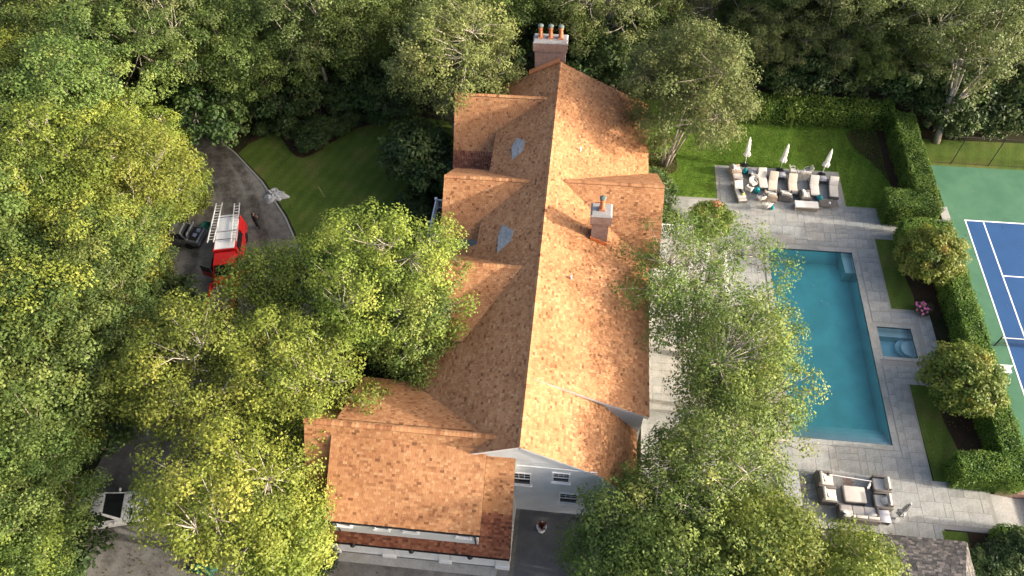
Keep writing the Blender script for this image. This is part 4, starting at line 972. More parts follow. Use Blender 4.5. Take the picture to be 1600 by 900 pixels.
def car(label, cat, name, loc, rz, mat, L=4.6, W=1.82, H=1.5, open_trunk=False, suv=False, vents=False):
    t = thing(name, label, cat, loc, rz); w = W/2; h0 = .95 if suv else .85
    st = [(-L/2, w*.7, w*.82, w*.75, .35, .6, h0-.05), (-L/2+.12, w*.85, w*.95, w*.86, .28, .62, h0), (-L/2+.9, w*.93, w, w*.9, .22, .65, h0+.05), (0, w*.95, w, w*.92, .2, .66, h0+.04), (L/2-1.35, w*.93, w, w*.9, .2, .66, h0+.02), (L/2-.5, w*.9, w*.97, w*.84, .22, .6, h0-.1), (L/2-.12, w*.8, w*.88, w*.7, .26, .52, h0-.22), (L/2, w*.6, w*.7, w*.5, .32, .48, h0-.32)]
    loft(st, 'body', mat, t)
    xr0, xr1, xf1, xf0 = (-L/2+.1, -L/2+.45, L/2-2.25, L/2-1.35) if suv else (-L/2+.75, -L/2+1.35, L/2-2.3, L/2-1.4)
    zt, zb_ = H, h0
    a_, b_ = w*.9, w*.70
    B = [(xr0, -a_, zb_), (xf0, -a_, zb_), (xf0, a_, zb_), (xr0, a_, zb_)]; T = [(xr1, -b_, zt), (xf1, -b_, zt), (xf1, b_, zt), (xr1, b_, zt)]
    cb = MB().hexa(B+T).mesh('cabin', mat); bm = bmesh.new(); bm.from_mesh(cb); bmesh.ops.bevel(bm, geom=list(bm.edges), offset=.05, segments=2, affect='EDGES'); bm.to_mesh(cb); bm.free(); put('cabin', cb, t)
    def lerp(p, q, u): return tuple(p[i]+(q[i]-p[i])*u for i in range(3))
    def inset(q, m=.1): # quad inset
        c = [sum(p[i] for p in q)/4 for i in range(3)]; return [tuple(p[i]+(c[i]-p[i])*m for i in range(3)) for p in q]
    glass_quad(t, inset([B[1], B[2], T[2], T[1]], .12), 'windscreen'); glass_quad(t, inset([B[3], B[0], T[0], T[3]], .16), 'rear_window')
    for q in ([B[0], B[1], T[1], T[0]], [B[2], B[3], T[3], T[2]]):
        for u0, u1 in ((.05, .36), (.39, .66), (.69, .95)):
            glass_quad(t, [lerp(lerp(q[0], q[1], u0), lerp(q[3], q[2], u0), .18), lerp(lerp(q[0], q[1], u1), lerp(q[3], q[2], u1), .18), lerp(lerp(q[0], q[1], u1), lerp(q[3], q[2], u1), .86), lerp(lerp(q[0], q[1], u0), lerp(q[3], q[2], u0), .86)])
    wheels(t, (-L/2+.85, L/2-.9), w, .34)
    for s_ in (-1, 1):
        put('headlight', rbox('headlight', .22, .36, .12, M['lamp_clear'], .03, 1), t, (L/2-.16, s_*w*.62, h0-.38)); put('tail_light', rbox('tail_light', .10, .3, .16, M['lamp_red'], .03, 1), t, (-L/2+.06, s_*w*.66, h0-.24))
        put('mirror', rbox('mirror', .12, .22, .14, mat, .03, 1), t, (xf0-.35, s_*(w+.06), h0+.04))
        for x in (-.9, .15): MB().box(x, x+.18, s_*w*.985-.015, s_*w*.985+.015, h0-.13, h0-.10).build('door_handle', M['chrome'], t)
    put('bumper', rbox('bumper', .25, W*.86, .2, mat, .06, 2), t, (L/2-.1, 0, .3)); put('bumper', rbox('bumper', .2, W*.92, .22, mat, .06, 2), t, (-L/2+.06, 0, .34))
    MB().box(L/2-.02, L/2+.035, -.45, .45, .42, .56).build('grille', M['black'], t)
    if vents:
        for s_ in (-1, 1): MB().box(L/2-.95, L/2-.78, s_*.42-.22, s_*.42+.22, h0-.09, h0-.005).build('bonnet_vent', M['black'], t)
    if open_trunk:
        MB().box(-L/2+.16, -L/2+.85, -w*.72, w*.72, h0-.01, h0+.075).build('boot_opening', M['dark'], t)
        lid = rbox('boot_lid', .85, W*.78, .06, mat, .025, 2); o = put('boot_lid', lid, t, (-L/2+.8, 0, h0+.35)); o.rotation_euler = (0, R(72), 0)
        for q in ((-L/2+.35, -.3, .2), (-L/2+.45, .2, -.3)): put('cargo', rbox('cargo', .3, .35, .16, M['blue_cloth'], .05, 2), t, (q[0], q[1], h0+.04))
    return t
car('grey sedan with open boot parked under the tree at the drive', 'car', 'parked_car', (*G2(275, 366, .5), 0), R(176), M['grey_paint'], open_trunk=True)
car('white vehicle with two dark bonnet vents parked under the trees', 'car', 'parked_car', (*G2(164, 795, .9), 0), R(14), M['white_paint'], 5.0, 2.0, 1.75, suv=True, vents=True)
# red work truck with ladders
A_, B_ = G(358, 335, 2), G(348, 440, 1.4); dv = Vector((B_.x-A_.x, B_.y-A_.y, 0)); ang = math.atan2(dv.y, dv.x)
c = (A_+B_)/2; TL = 6.3
tr = thing('work_truck', 'red work truck with white box roof and open cab doors', 'truck', (c.x, c.y, 0), ang)
wv = .98
loft([(-TL/2, .8, wv, wv*.98, .4, .7, 1.0), (-TL/2+.1, .85, wv, wv, .35, .7, 1.05), (1.0, .85, wv, wv, .32, .7, 1.05), (2.2, .85, wv, wv*.95, .32, .7, 1.03), (TL/2-.15, .8, wv*.93, wv*.85, .35, .65, .95), (TL/2, .7, wv*.8, wv*.7, .4, .6, .85)], 'body', M['red'], tr)
bx_ = MB().hexa([(-TL/2+.05, -wv+.01, 1.03), (.55, -wv+.01, 1.03), (.55, wv-.01, 1.03), (-TL/2+.05, wv-.01, 1.03), (-TL/2+.15, -wv*.86, 2.0), (.5, -wv*.86, 2.0), (.5, wv*.86, 2.0), (-TL/2+.15, wv*.86, 2.0)]).mesh('cargo_box', M['red']); put('cargo_box', bx_, tr)
put('box_roof', rbox('box_roof', 3.45, 1.52, .07, M['white_paint'], .03, 2), tr, (-1.3, 0, 1.99)); MB().box(-1.32, -1.27, -.77, .77, 2.063, 2.075).build('roof_seam', M['black'], tr)
cabm = MB().hexa([(.56, -wv*.92, 1.02), (2.35, -wv*.92, 1.02), (2.35, wv*.92, 1.02), (.56, wv*.92, 1.02), (.62, -wv*.76, 1.82), (1.75, -wv*.76, 1.82), (1.75, wv*.76, 1.82), (.62, wv*.76, 1.82)]).mesh('cab', M['red']); put('cab', cabm, tr)
glass_quad(tr, [(2.31, -.78, 1.1), (2.31, .78, 1.1), (1.81, .65, 1.77), (1.81, -.65, 1.77)], 'windscreen')
for s_ in (-1, 1):
    d_ = MB().box(0, 1.05, -.035, .035, .45, 1.05).mesh('door', M['red']); o = put('door', d_, tr, (1.95, s_*wv, 0)); o.rotation_euler = (0, 0, R(180-s_*62))
    g_ = MB(); g_.box(.08, .98, -.02, .02, 1.05, 1.6); g_.build('window', M['glass'], o)
    MB().box(.75, 1.85, s_*wv-.02, s_*wv+.012, .5, 1.55).build('door_opening', M['dark'], tr)
    glass_quad(tr, [(-1.6, s_*wv*.965, 1.2), (.2, s_*wv*.965, 1.2), (.15, s_*wv*.885, 1.85), (-1.6, s_*wv*.885, 1.85)])
    for x in (-2.6, -.3):
        MB().tube((x, s_*.86, 1.95), (x, s_*.9, 2.28), .025).build('rack_post', M['black'], tr)
    put('headlight', rbox('headlight', .1, .3, .18, M['lamp_clear'], .03, 1), tr, (TL/2-.05, s_*.62, .6)); put('tail_light', rbox('tail_light', .08, .14, .4, M['lamp_red'], .02, 1), tr, (-TL/2+.03, s_*.85, .9))
for x in (-2.6, -.3): MB().tube((x, -.95, 2.28), (x, .95, 2.28), .025).build('rack_bar', M['black'], tr)
wheels(tr, (-2.0, 1.95), wv, .4)
def ladder(label, y, x0, x1, wd, z=2.31, sl=0):
    t = thing('ladder', label, 'ladder', tuple(tr.location+Vector((math.cos(ang)*(x0+x1)/2-math.sin(ang)*y, math.sin(ang)*(x0+x1)/2+math.cos(ang)*y, z))), ang+sl, 'aluminium ladders on the truck rack')
    h = (x1-x0)/2
    for s_ in (-1, 1): MB().box(-h, h, s_*wd/2-.03, s_*wd/2+.03, 0, .09).build('side_rail', M['aluminium'], t)
    n = int(2*h/.31)
    for i in range(1, n+1): x = -h+i*2*h/(n+1); MB().box(x-.025, x+.025, -wd/2+.03, wd/2-.03, .025, .065).build('rung', M['aluminium'], t)
ladder('wider aluminium ladder on the truck roof beside the grey car', -.86, -4.1, -.05, .46, sl=R(-3))
ladder('aluminium ladder on the truck roof on the side of the standing man', .72, -3.9, .1, .40, sl=R(2))
# open trailer of roofing scraps
g = G(345, 470, 1.0); tt = thing('debris_trailer', 'open red trailer heaped with torn roofing shingles', 'trailer', (g.x, g.y, 0), ang)
MB().box(-1.6, 1.6, -.9, .9, .55, .65).build('floor', M['red'], tt)
for s_ in (-1, 1): MB().box(-1.6, 1.6, s_*.9-.03, s_*.9+.03, .65, 1.2).build('side_panel', M['red'], tt); MB().box(s_*1.6-.03, s_*1.6+.03, -.87, .87, .65, 1.18).build('end_panel', M['red'], tt)
wheels(tt, (-.4, .4), .98, .33); MB().tube((-1.6, 0, .5), (-2.5, 0, .45), .05).build('drawbar', M['black'], tt)
sc = MB(); sc.tone = []
for i in range(420):
    x, y = random.uniform(-1.45, 1.45), random.uniform(-.75, .75); z = .75+.5*(1-(x/1.6)**2)*(1-(y/.9)**2)*random.uniform(.5, 1)
    w, h = random.uniform(.1, .3), random.uniform(.2, .5); a_ = random.uniform(0, 6.3); tx, ty = random.uniform(-.4, .4), random.uniform(-.4, .4)
    ca, sa = math.cos(a_), math.sin(a_); P = []
    for u, v in ((-w, -h), (w, -h), (w, h), (-w, h)): X_, Y_ = (u*ca-v*sa)*.5, (u*sa+v*ca)*.5; P.append((x+X_, y+Y_, z+X_*tx+Y_*ty))
    sc.hexa([(p_[0], p_[1], p_[2]-.012) for p_ in P]+P); sc.tone += [random.random()]*6
tag(sc.build('roofing_scraps', M['scrap'], tt), kind='stuff')
# crumpled tarp, coiled hose, small items
def crumple(name, label, cat, loc, rx, ry, h, mat, seed):
    r_ = np.random.default_rng(seed); n = 22; mb = MB(); ph_ = r_.uniform(0, 6.28, 12); fr = r_.uniform(2, 7, 12); di = r_.uniform(0, 6.28, 12)
    for j in range(n+1):
        for i in range(n+1):
            u, v = i/n*2-1, j/n*2-1; rad = math.hypot(u, v); ex = 1+.22*math.sin(3*math.atan2(v, u)+ph_[0])+.12*math.sin(7*math.atan2(v, u)+ph_[1])
            w_ = sum(abs(math.sin(fr[k_]*(u*math.cos(di[k_])+v*math.sin(di[k_]))+ph_[k_])) for k_ in range(12))/12
            s_ = max(abs(u), abs(v))/max(rad, 1e-6)
            z = h*max(0, 1-max(abs(u), abs(v))**3)*(.1+1.2*w_**2)+.03
            if max(abs(u), abs(v)) > .999: z = .008
            mb.v.append((u*rx*ex*s_ if rad > 0 else 0, v*ry*ex*s_ if rad > 0 else 0, z))
    for j in range(n):
        for i in range(n): a_ = j*(n+1)+i; mb.f.append((a_, a_+1, a_+n+2, a_+n+1))
    o = mb.build(name, mat); o.location = loc; return tag(o, label, cat)
crumple('tarp', 'crumpled silver grey tarp lying on the drive beside the lawn', 'tarp', (*G2(430, 306), .004), .95, .75, .5, M['tarp'], 2)
crumple('cloth_bundle', 'faded blue cloth bundle on the gravel before the garage', 'bundle', (*G2(427, 868), .004), .5, .4, .5, M['blue_cloth'], 5)
crumple('green_tarp', 'dark green tarp heap on the gravel under the leaning tree', 'tarp', (*G2(320, 884), .004), .8, .6, .7, M['green_tarp'], 6)
g = at(404, 815, 0); t = thing('plastic_bin', 'blue plastic bin standing under the yellow green tree', 'bin', (g[0], g[1], 0)); MB().lathe([(.22, 0), (.29, .7), (.27, .7), (.2, .03)], 16).build('tub', M['blue_plastic'], t); MB().lathe([(.31, .7), (.31, .76), (.0, .8)], 16).build('lid', M['blue_plastic'], t)
g = at(323, 357, 0); t = thing('bucket', 'dark teal tub on the gravel behind the grey car', 'tub', (g[0], g[1], 0)); MB().lathe([(.36, 0), (.46, .32), (.49, .33), (.45, .34), (.34, .04), (0, .04)], 20).build('tub', M['green_tarp'], t)
for s_ in (-1, 1): MB().path([(s_*.46, -.1, .33), (s_*.52, -.05, .36), (s_*.52, .05, .36), (s_*.46, .1, .33)], [.015]*4, 6).build('handle', M['black'], t)
g = at(325, 345, 0); t = thing('floor_mat', 'small black mat lying on the gravel between car and truck', 'mat', (g[0]+.4, g[1]+.9, .003), R(10)); put('mat', rbox('mat', .5, .3, .02, M['rubber'], .008, 1), t)
g1, g2 = G(500, 290, 0), G(508, 308, 0)
rk = thing('wooden_pole', 'thin pale wooden pole standing up from the shaded lawn', 'pole', (g2.x, g2.y, 0)); MB().tube((0, 0, 0), (-.35, .1, 1.1), .018).build('shaft', M['teak'], rk)

t = thing('urn_planter', 'white urn with a reddish plant beside the gable wall', 'planter', (*G2(846, 828), 0))
MB().lathe([(.22, 0), (.22, .06), (.1, .12), (.1, .25), (.26, .5), (.32, .62), (.28, .62), (.2, .5)], 16).build('urn', M['trim'], t, True)
pl_ = MB()
for i in range(40):
    a_, b_ = random.uniform(0, 6.28), random.uniform(.1, .38); h_ = random.uniform(.3, .6); p0 = Vector((0, 0, .55)); p1 = Vector((math.cos(a_)*b_, math.sin(a_)*b_, .55+h_)); sd_ = Vector((-math.sin(a_), math.cos(a_), 0))*.05
    pl_.quad(p0, (p0+p1)/2+sd_, p1, (p0+p1)/2-sd_)
pl_.build('leaves', simple('red_leaf', (.22, .06, .04), .6, .3), t)
# ------------------------------------------------------------------ person beside the truck
def person(loc, rz, label):
    p = thing('person', label, 'person', loc, rz)
    bm = bmesh.new(); J = {'pel': (0, 0, .95, .15), 'wai': (0, .01, 1.1, .135), 'che': (0, .0, 1.32, .155), 'nec': (0, 0, 1.5, .06), 'hd0': (0, -.02, 1.58, .075),
         'lhip': (.1, 0, .9, .105), 'lkn': (.13, -.03, .5, .07), 'lan': (.14, .0, .1, .048), 'lft': (.15, -.16, .045, .045), 'rhip': (-.1, 0, .9, .105), 'rkn': (-.12, -.02, .5, .07), 'ran': (-.13, .02, .1, .048), 'rft': (-.15, -.14, .045, .045),
         'lsh': (.19, 0, 1.42, .07), 'lel': (.27, -.03, 1.14, .048), 'lwr': (.12, -.24, 1.18, .036), 'rsh': (-.19, 0, 1.42, .07), 'rel': (-.28, .02, 1.15, .048), 'rwr': (-.10, -.22, 1.14, .036)}
    E_ = [('pel', 'wai'), ('wai', 'che'), ('che', 'nec'), ('nec', 'hd0'), ('pel', 'lhip'), ('lhip', 'lkn'), ('lkn', 'lan'), ('lan', 'lft'), ('pel', 'rhip'), ('rhip', 'rkn'), ('rkn', 'ran'), ('ran', 'rft'), ('che', 'lsh'), ('lsh', 'lel'), ('lel', 'lwr'), ('che', 'rsh'), ('rsh', 'rel'), ('rel', 'rwr')]
    def skin(name, J, E_, mat, sub=1):
        ks = list(J); me = bpy.data.meshes.new(name); me.from_pydata([J[k_][:3] for k_ in ks], [(ks.index(a_), ks.index(b_)) for a_, b_ in E_], [])
        o = bpy.data.objects.new(name, me); col.objects.link(o); o.modifiers.new('s', 'SKIN'); sv_ = me.skin_vertices[0].data
        for i, k_ in enumerate(ks): sv_[i].radius = (J[k_][3], J[k_][3]); sv_[i].use_root = (i == 0)
        o.modifiers.new('u', 'SUBSURF').render_levels = sub; o.modifiers['u'].levels = sub; o.parent = p
        dg = bpy.context.evaluated_depsgraph_get(); m2 = bpy.data.meshes.new_from_object(o.evaluated_get(dg)); m2.materials.clear(); m2.materials.append(mat)
        o.modifiers.clear(); o.data = m2; m2.polygons.foreach_set('use_smooth', [True]*len(m2.polygons)); return o
    body = skin('body', J, E_, M['cloth_black'], 2)
    hd = MB().lathe([(.0, 0), (.05, .01), (.075, .06), (.088, .12), (.09, .17), (.075, .225), (.04, .25), (0, .255)], 16); hd.v = [(x, y*1.15-.02, z+1.54) for x, y, z in hd.v]
    h_ = hd.build('head', M['skin'], p, True)
    hr = MB().lathe([(.094, .13), (.097, .17), (.082, .235), (.045, .263), (0, .268)], 16); hr.v = [(x, y*1.15+(.012 if y > 0 else 0), z+1.54) for x, y, z in hr.v]; hr.build('hair', M['hair'], p, True)
    MB().path([(0, -.12, 1.69), (0, -.145, 1.655), (0, -.125, 1.645)], [.01, .015, .01], 6).build('nose', M['skin'], h_)
    for s_ in (-1, 1):
        MB().lathe([(.0, 0), (.018, .01), (.018, .05), (0, .06)], 8, (s_*.092, 0, 1.64)).build('ear', M['skin'], h_)
        MB().lathe([(0, -.01), (.011, 0), (0, .01)], 8, (s_*.034, -.115, 1.69)).build('eye', M['hair'], h_)
    MB().box(-.028, .028, -.128, -.115, 1.603, 1.611).build('mouth', M['lamp_red'], h_)
    for s_, w in ((1, J['lwr']), (-1, J['rwr'])):
        fj = {'w': (w[0], w[1], w[2], .03), 'p': (w[0]-s_*.05, w[1]-.055, w[2]+.0, .034)}; fe = [('w', 'p')]
        for i in range(4):
            z = w[2]+.03-.02*i; L_ = (.05, .058, .054, .042)[i]
            fj[f'a{i}'] = (w[0]-s_*.08, w[1]-.085, z, .010); fj[f'b{i}'] = (w[0]-s_*(.08+L_*.8), w[1]-.07-.02, z-.005, .009); fe += [('p', f'a{i}'), (f'a{i}', f'b{i}')]
        fj['t0'] = (w[0]-s_*.03, w[1]-.06, w[2]+.045, .011); fj['t1'] = (w[0]-s_*.06, w[1]-.09, w[2]+.065, .009); fe += [('p', 't0'), ('t0', 't1')]
        skin('hand', fj, fe, M['skin'], 1)
    return p
person((*G2(404, 357), .004), R(150), 'person in black clothes standing beside the red truck, hands together')

# ------------------------------------------------------------------ vegetation
def leaf_mesh(name, pos, nrm, size, tone, mat, rg, aspect=.62):
    """many small diamond leaves as one mesh"""
    n = len(pos); nrm = nrm/np.maximum(1e-6, np.linalg.norm(nrm, axis=1, keepdims=True))
    r_ = rg.normal(size=(n, 3)); a_ = np.cross(nrm, r_); a_ /= np.maximum(1e-6, np.linalg.norm(a_, axis=1, keepdims=True)); b_ = np.cross(nrm, a_)
    s_ = size[:, None]; v = np.empty((n, 4, 3), np.float32)
    v[:, 0] = pos-a_*s_*.5; v[:, 1] = pos+b_*s_*.5*aspect+nrm*s_*.06; v[:, 2] = pos+a_*s_*.5; v[:, 3] = pos-b_*s_*.5*aspect+nrm*s_*.06
    me = bpy.data.meshes.new(name); me.vertices.add(n*4); me.vertices.foreach_set('co', v.reshape(-1))
    me.loops.add(n*4); me.loops.foreach_set('vertex_index', np.arange(n*4, dtype=np.int32))
    me.polygons.add(n); me.polygons.foreach_set('loop_start', np.arange(0, n*4, 4, dtype=np.int32))
    try: me.polygons.foreach_set('loop_total', np.full(n, 4, np.int32))
    except Exception: pass
    at_ = me.attributes.new('tone', 'FLOAT', 'FACE'); at_.data.foreach_set('value', np.clip(tone, 0, 1).astype(np.float32))
    me.materials.append(mat); me.update(calc_edges=True); me.validate(); return me
def unit(rg, n):
    v = rg.normal(size=(n, 3)); return v/np.linalg.norm(v, axis=1, keepdims=True)
def tree_meshes(seed, H, r, zb, leafmat, barkmat, nclump=150, nleaf=110, leaf=.24, clump=.75, shell=.55, trunk_r=.22, lobes=.28, stems=1, droop=0., flat=.75, limb_show=1.0, twig=.012, spread=1.0):
    """returns (trunk mesh, crown mesh); crown is an uneven ellipsoid from zb to H with radius r"""
    rg = np.random.default_rng(seed); cz, rz_c = (zb+H)/2, (H-zb)/2
    bump = unit(rg, 9); bamp = rg.uniform(-lobes, lobes*1.1, 9)
    cs = []
    tries = 0; md = clump*spread
    while len(cs) < nclump and tries < nclump*60:
        tries += 1; u = unit(rg, 1)[0]; rr = (shell+(1-shell)*rg.random()) if rg.random() < .8 else rg.uniform(.15, shell)
        f = 1+sum(bamp[k_]*max(0, u@bump[k_])**3 for k_ in range(9))
        if u[2] < -.55: continue
        p = np.array([u[0]*r*rr*f, u[1]*r*rr*f, cz+u[2]*rz_c*rr*(1+.5*(f-1))])
        if cs and np.min(np.linalg.norm(np.array(cs)-p, axis=1)) < md: 
            md *= .9992; continue
        cs.append(p)
    cs = np.array(cs); m = len(cs)
    csz = clump*rg.uniform(.65, 1.35, m); ctone = rg.normal(.47, .2, m)
    # leaves
    idx = rg.choice(m, size=m*nleaf, p=(csz**2)/(csz**2).sum()); n = len(idx)
    d = unit(rg, n); d[:, 2] = np.where(rg.random(n) < .7, np.abs(d[:, 2]), d[:, 2]); rad = rg.random(n)**.45
    off = d*rad[:, None]*csz[idx][:, None]; off[:, 2] *= flat
    pos = cs[idx]+off
    if droop: pos[:, 2] -= droop*rg.random(n)**2*csz[idx]*1.4
    out = cs[idx]-np.array([0, 0, cz]); out /= np.maximum(.3, np.linalg.norm(out, axis=1, keepdims=True))
    nrm = d*.7+out*.35+np.array([0, 0, .55])+rg.normal(size=(n, 3))*.55
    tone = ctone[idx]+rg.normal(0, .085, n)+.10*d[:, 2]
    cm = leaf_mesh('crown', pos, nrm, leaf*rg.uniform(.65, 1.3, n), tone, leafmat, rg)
    # trunk and limbs
    mb = MB(); tops = []
    for s_ in range(stems):
        a0 = 2*math.pi*s_/stems+rg.random(); lean = (.0 if stems == 1 else .42)*r; b0 = 0 if stems == 1 else .18
        pts = []
        for k_ in range(6):
            t_ = k_/5; w_ = .12*t_*r*.3
            pts.append(np.array([math.cos(a0)*(b0+lean*t_**1.3)+rg.normal()*w_*.4, math.sin(a0)*(b0+lean*t_**1.3)+rg.normal()*w_*.4, -.15+(zb+.55*(H-zb)+.15)*t_]))
        rads = [trunk_r*(1.35 if k_ == 0 else 1-.14*k_) for k_ in range(6)]
        mb.path([tuple(p) for p in pts], rads, 8); tops.append((pts, rads))
    nl = max(5, int(9*limb_show)); far = cs[np.argsort(-np.linalg.norm(cs[:, :2], axis=1))]
    limbs = []
    for k_ in range(nl):
        tgt = cs[rg.integers(m)] if k_ % 3 == 2 else far[rg.integers(max(1, m//3))]
        pts, rads = tops[k_ % stems]; j = int(rg.integers(2, 6)); p0 = pts[j]
        mid = p0*.5+tgt*.5+rg.normal(size=3)*.3; mid[2] += .12*np.linalg.norm(tgt-p0)*.5; q1 = p0*.75+mid*.25+rg.normal(size=3)*.1
        rr0 = rads[j]*.5; lp = [p0, (p0+mid)/2+rg.normal(size=3)*.12, mid, (mid+tgt)/2+rg.normal(size=3)*.15, tgt]
        mb.path([tuple(p) for p in lp], [rr0, rr0*.85, rr0*.65, rr0*.42, .02], 6); limbs += lp[1:4]
    L_ = np.array(limbs+[p for t_ in tops for p in t_[0][3:]])
    for p in cs:
        q = L_[np.argmin(np.linalg.norm(L_-p, axis=1))]; mid = (p+q)/2+rg.normal(size=3)*.12
        mb.path([tuple(q), tuple(mid), tuple(p)], [twig*3.2, twig*2.2, twig], 4)
    tm = mb.mesh('trunk', barkmat, True); return tm, cm
def tree(name, label, meshes, loc, rz=0, s=1.0, group=None, cat='tree', tilt=(0, 0), sz=None):
    t = thing(name, label, cat, loc, 0, group); t.rotation_euler = (tilt[0], tilt[1], rz); t.scale = (s, s, sz or s)
    put('trunk', meshes[0], t); put('crown', meshes[1], t); return t
def at_crown(px, py, z): g = G(px, py, z); return (g.x, g.y, -.03)
# woodland trees: a few kinds, copied
oak = [tree_meshes(100+i, 13.0, 4.6, 4.2, M['leaf_oak'], M['bark'], nclump=92, nleaf=230, leaf=.19, clump=1.02, lobes=.55, limb_show=1.5, spread=1.4) for i in range(4)]
oak2 = [tree_meshes(120+i, 12.5, 4.6, 3.8, M['leaf_yellow'], M['bark_pale'], nclump=92, nleaf=230, leaf=.185, clump=1.0, lobes=.55, limb_show=1.5, spread=1.4) for i in range(2)]
pine = [tree_meshes(140+i, 14.0, 4.6, 5.0, M['leaf_birch'], M['bark_pale'], nclump=85, nleaf=170, leaf=.19, clump=.95, lobes=.6, limb_show=2.2, trunk_r=.26, spread=1.4) for i in range(2)]
under = [tree_meshes(160+i, 4.2, 2.1, .5, M['leaf_dark'], M['bark'], nclump=60, nleaf=80, leaf=.24, clump=.6, trunk_r=.07, stems=3, limb_show=.6) for i in range(2)]
shrub = [tree_meshes(170+i, 1.7, 1.15, .1, M['leaf_dark'], M['bark'], nclump=36, nleaf=90, leaf=.15, clump=.4, trunk_r=.03, stems=3, limb_show=.5) for i in range(2)]
wl_lab = {'L': ('green broadleaf tree in the dense wood across the drive', 'woodland trees across the drive'), 'T': ('tall woodland tree behind the house and front lawn', 'woodland trees behind the front lawn'), 'R': ('tall thin crowned tree with pale limbs behind the hedge', 'woodland trees behind the hedge'),
          'E': ('tall broadleaf tree in the wood beyond the tennis court', 'woodland trees beyond the tennis court'), 'Y': ('yellow green broadleaf tree at the edge of the drive wood', 'yellow green trees edging the drive')}
tr_ = random.Random(21)
def wood(kind, px, py, z=8.5, s=1.0, zone='L'):
    k_ = {'o': oak, 'y': oak2, 'p': pine}[kind]; m_ = k_[tr_.randrange(len(k_))]; lab, grp = wl_lab[zone]
    if zone == 'L' and kind == 'y': lab, grp = 'yellow tinted tree standing among green ones in the drive wood', 'yellow tinted trees in the drive wood'
    if zone == 'T' and kind == 'p': lab, grp = 'grey green open crowned tree behind the house and front lawn', 'open crowned trees behind the front lawn'
    if zone == 'R' and kind == 'o': lab, grp = 'dense green oak behind the hedge among thin crowned trees', 'oaks behind the hedge'
    loc = at_crown(px, py, z)
    if zone == 'R' and loc[0] < 34: loc = (loc[0], max(loc[1], 59.5+tr_.uniform(0, 3)), loc[2])
    tree({'o': 'oak_tree', 'y': 'maple_tree', 'p': 'locust_tree'}[kind], lab, m_, loc, tr_.uniform(0, 6.28), s*tr_.uniform(.93, 1.07), grp, sz=s*tr_.uniform(.9, 1.1))
W_L = [(30, 10), (125, 20), (215, 30), (65, 75), (165, 95), (20, 140), (110, 165), (40, 225), (-15, 60), (-20, 190), (-30, 290), (-25, 380), (-30, 480), (-30, 570), (-30, 660), (-25, 760), (-30, 850), (20, 320), (45, 415), (110, 440), (25, 500), (95, 520), (40, 590), (85, 555), (20, 670), (65, 640), (45, 715), (20, 765), (-10, 815), (10, 825), (-5, 890), (45, 945), (150, 470), (165, 415), (150, 520)]
for i, (px, py) in enumerate(W_L): wood('o' if i % 5 else 'y', px, py, 6.5 if py > 600 else 7.5 if px > 80 and py > 380 else 8.5, .72 if py > 600 else .86 if px > 80 and py > 380 else 1.0)
for px, py, s in [(150, 235, 1.0), (200, 195, .8), (105, 300, 1.05), (172, 292, .95), (140, 385, .9), (60, 355, .9), (95, 230, .9)]: wood('y', px, py, 8, s, 'Y')
W_T = [(265, 40), (330, 45), (300, 5), (375, 30), (450, 25), (530, 25), (600, 5), (415, 50), (490, 55), (350, 10), (560, 40), (880, -5), (930, -15), (800, -5), (760, -20), (290, -40), (400, -40), (520, -45), (640, -40), (180, -45), (70, -50)]
for i, (px, py) in enumerate(W_T): wood('o' if i % 4 else 'p', px, py, 8.5, .92, 'T')
W_R = [(1240, 35), (1305, 40), (1370, 35), (1420, 45), (1470, 20), (1545, 35), (1585, 95), (1520, 80), (1450, -20), (1350, -30), (1240, -30), (1130, -40), (1020, -40), (1600, -20)]
for i, (px, py) in enumerate(W_R): wood('p' if i % 3 else 'o', px, py, 9, .9, 'R')
for i, (px, py) in enumerate([(1150, 25), (1185, 60), (1105, 0), (1170, -15), (1235, 55), (1300, 85), (1385, 85), (1345, 45), (1435, 70), (1220, 15), (1290, 25), (1410, 10), (1480, 70), (1350, 0), (1500, 15), (1560, 20), (1610, 40)]):
    x, y, z = at_crown(px, py, 5.6); y = max(y, 57.2); m_ = (pine if i % 3 else oak)[i % 2]
    tree('young_locust_tree', 'low branched pale limbed tree between the back hedge and tall wood', m_, (x, y, -.03 if x < 29.3 else COURT_Z-.03), i*1.7, tr_.uniform(.58, .68), 'low branched trees behind the hedge')
lt = tree('leaning_locust_tree', 'leaning tree with long bare pale trunk beside the court fence', pine[1], (*G2(1463, 222, COURT_Z), COURT_Z-.03), 2.2, .95); lt.rotation_euler = (R(-4), R(9), 2.2)
# the wood goes on past the far end of the court
for i, (x, y) in enumerate([(58, 66), (52, 62), (46, 63), (40, 61), (66, 62), (72, 70)]):
    m_ = oak[i % 4]; lab, grp = wl_lab['E']; s_ = tr_.uniform(.95, 1.15); tree('oak_tree', lab, m_, (x, y, COURT_Z-.03), tr_.uniform(0, 6.28), s_, grp)
byel = tree_meshes(165, 5.2, 2.7, .3, M['leaf_yellow'], M['bark'], nclump=75, nleaf=110, leaf=.2, clump=.75, trunk_r=.08, stems=3, limb_show=.6)
for i, (px, py, s_) in enumerate([(268, 282, 1.0), (245, 235, .9), (272, 312, .8), (225, 330, 1.1), (190, 400, 1.2), (215, 440, 1.0)]):
    tree('drive_bush', 'tall yellow green bush rounding the inside bend of the drive', byel, at_crown(px, py, 2.6), i*1.1, s_, 'bushes inside the drive bend', 'bush')
for i, (x, y) in enumerate([(-30, -3), (-18, -6), (-6, -9), (8, -7), (20, -5), (27, 1), (-38, 3)]): tree('oak_tree', 'broadleaf tree at the open lawn edge beyond the garage forecourt', oak[i % 4], (x, y, -.03), i*1.3, tr_.uniform(.85, 1.0), 'trees at the near lawn edge')
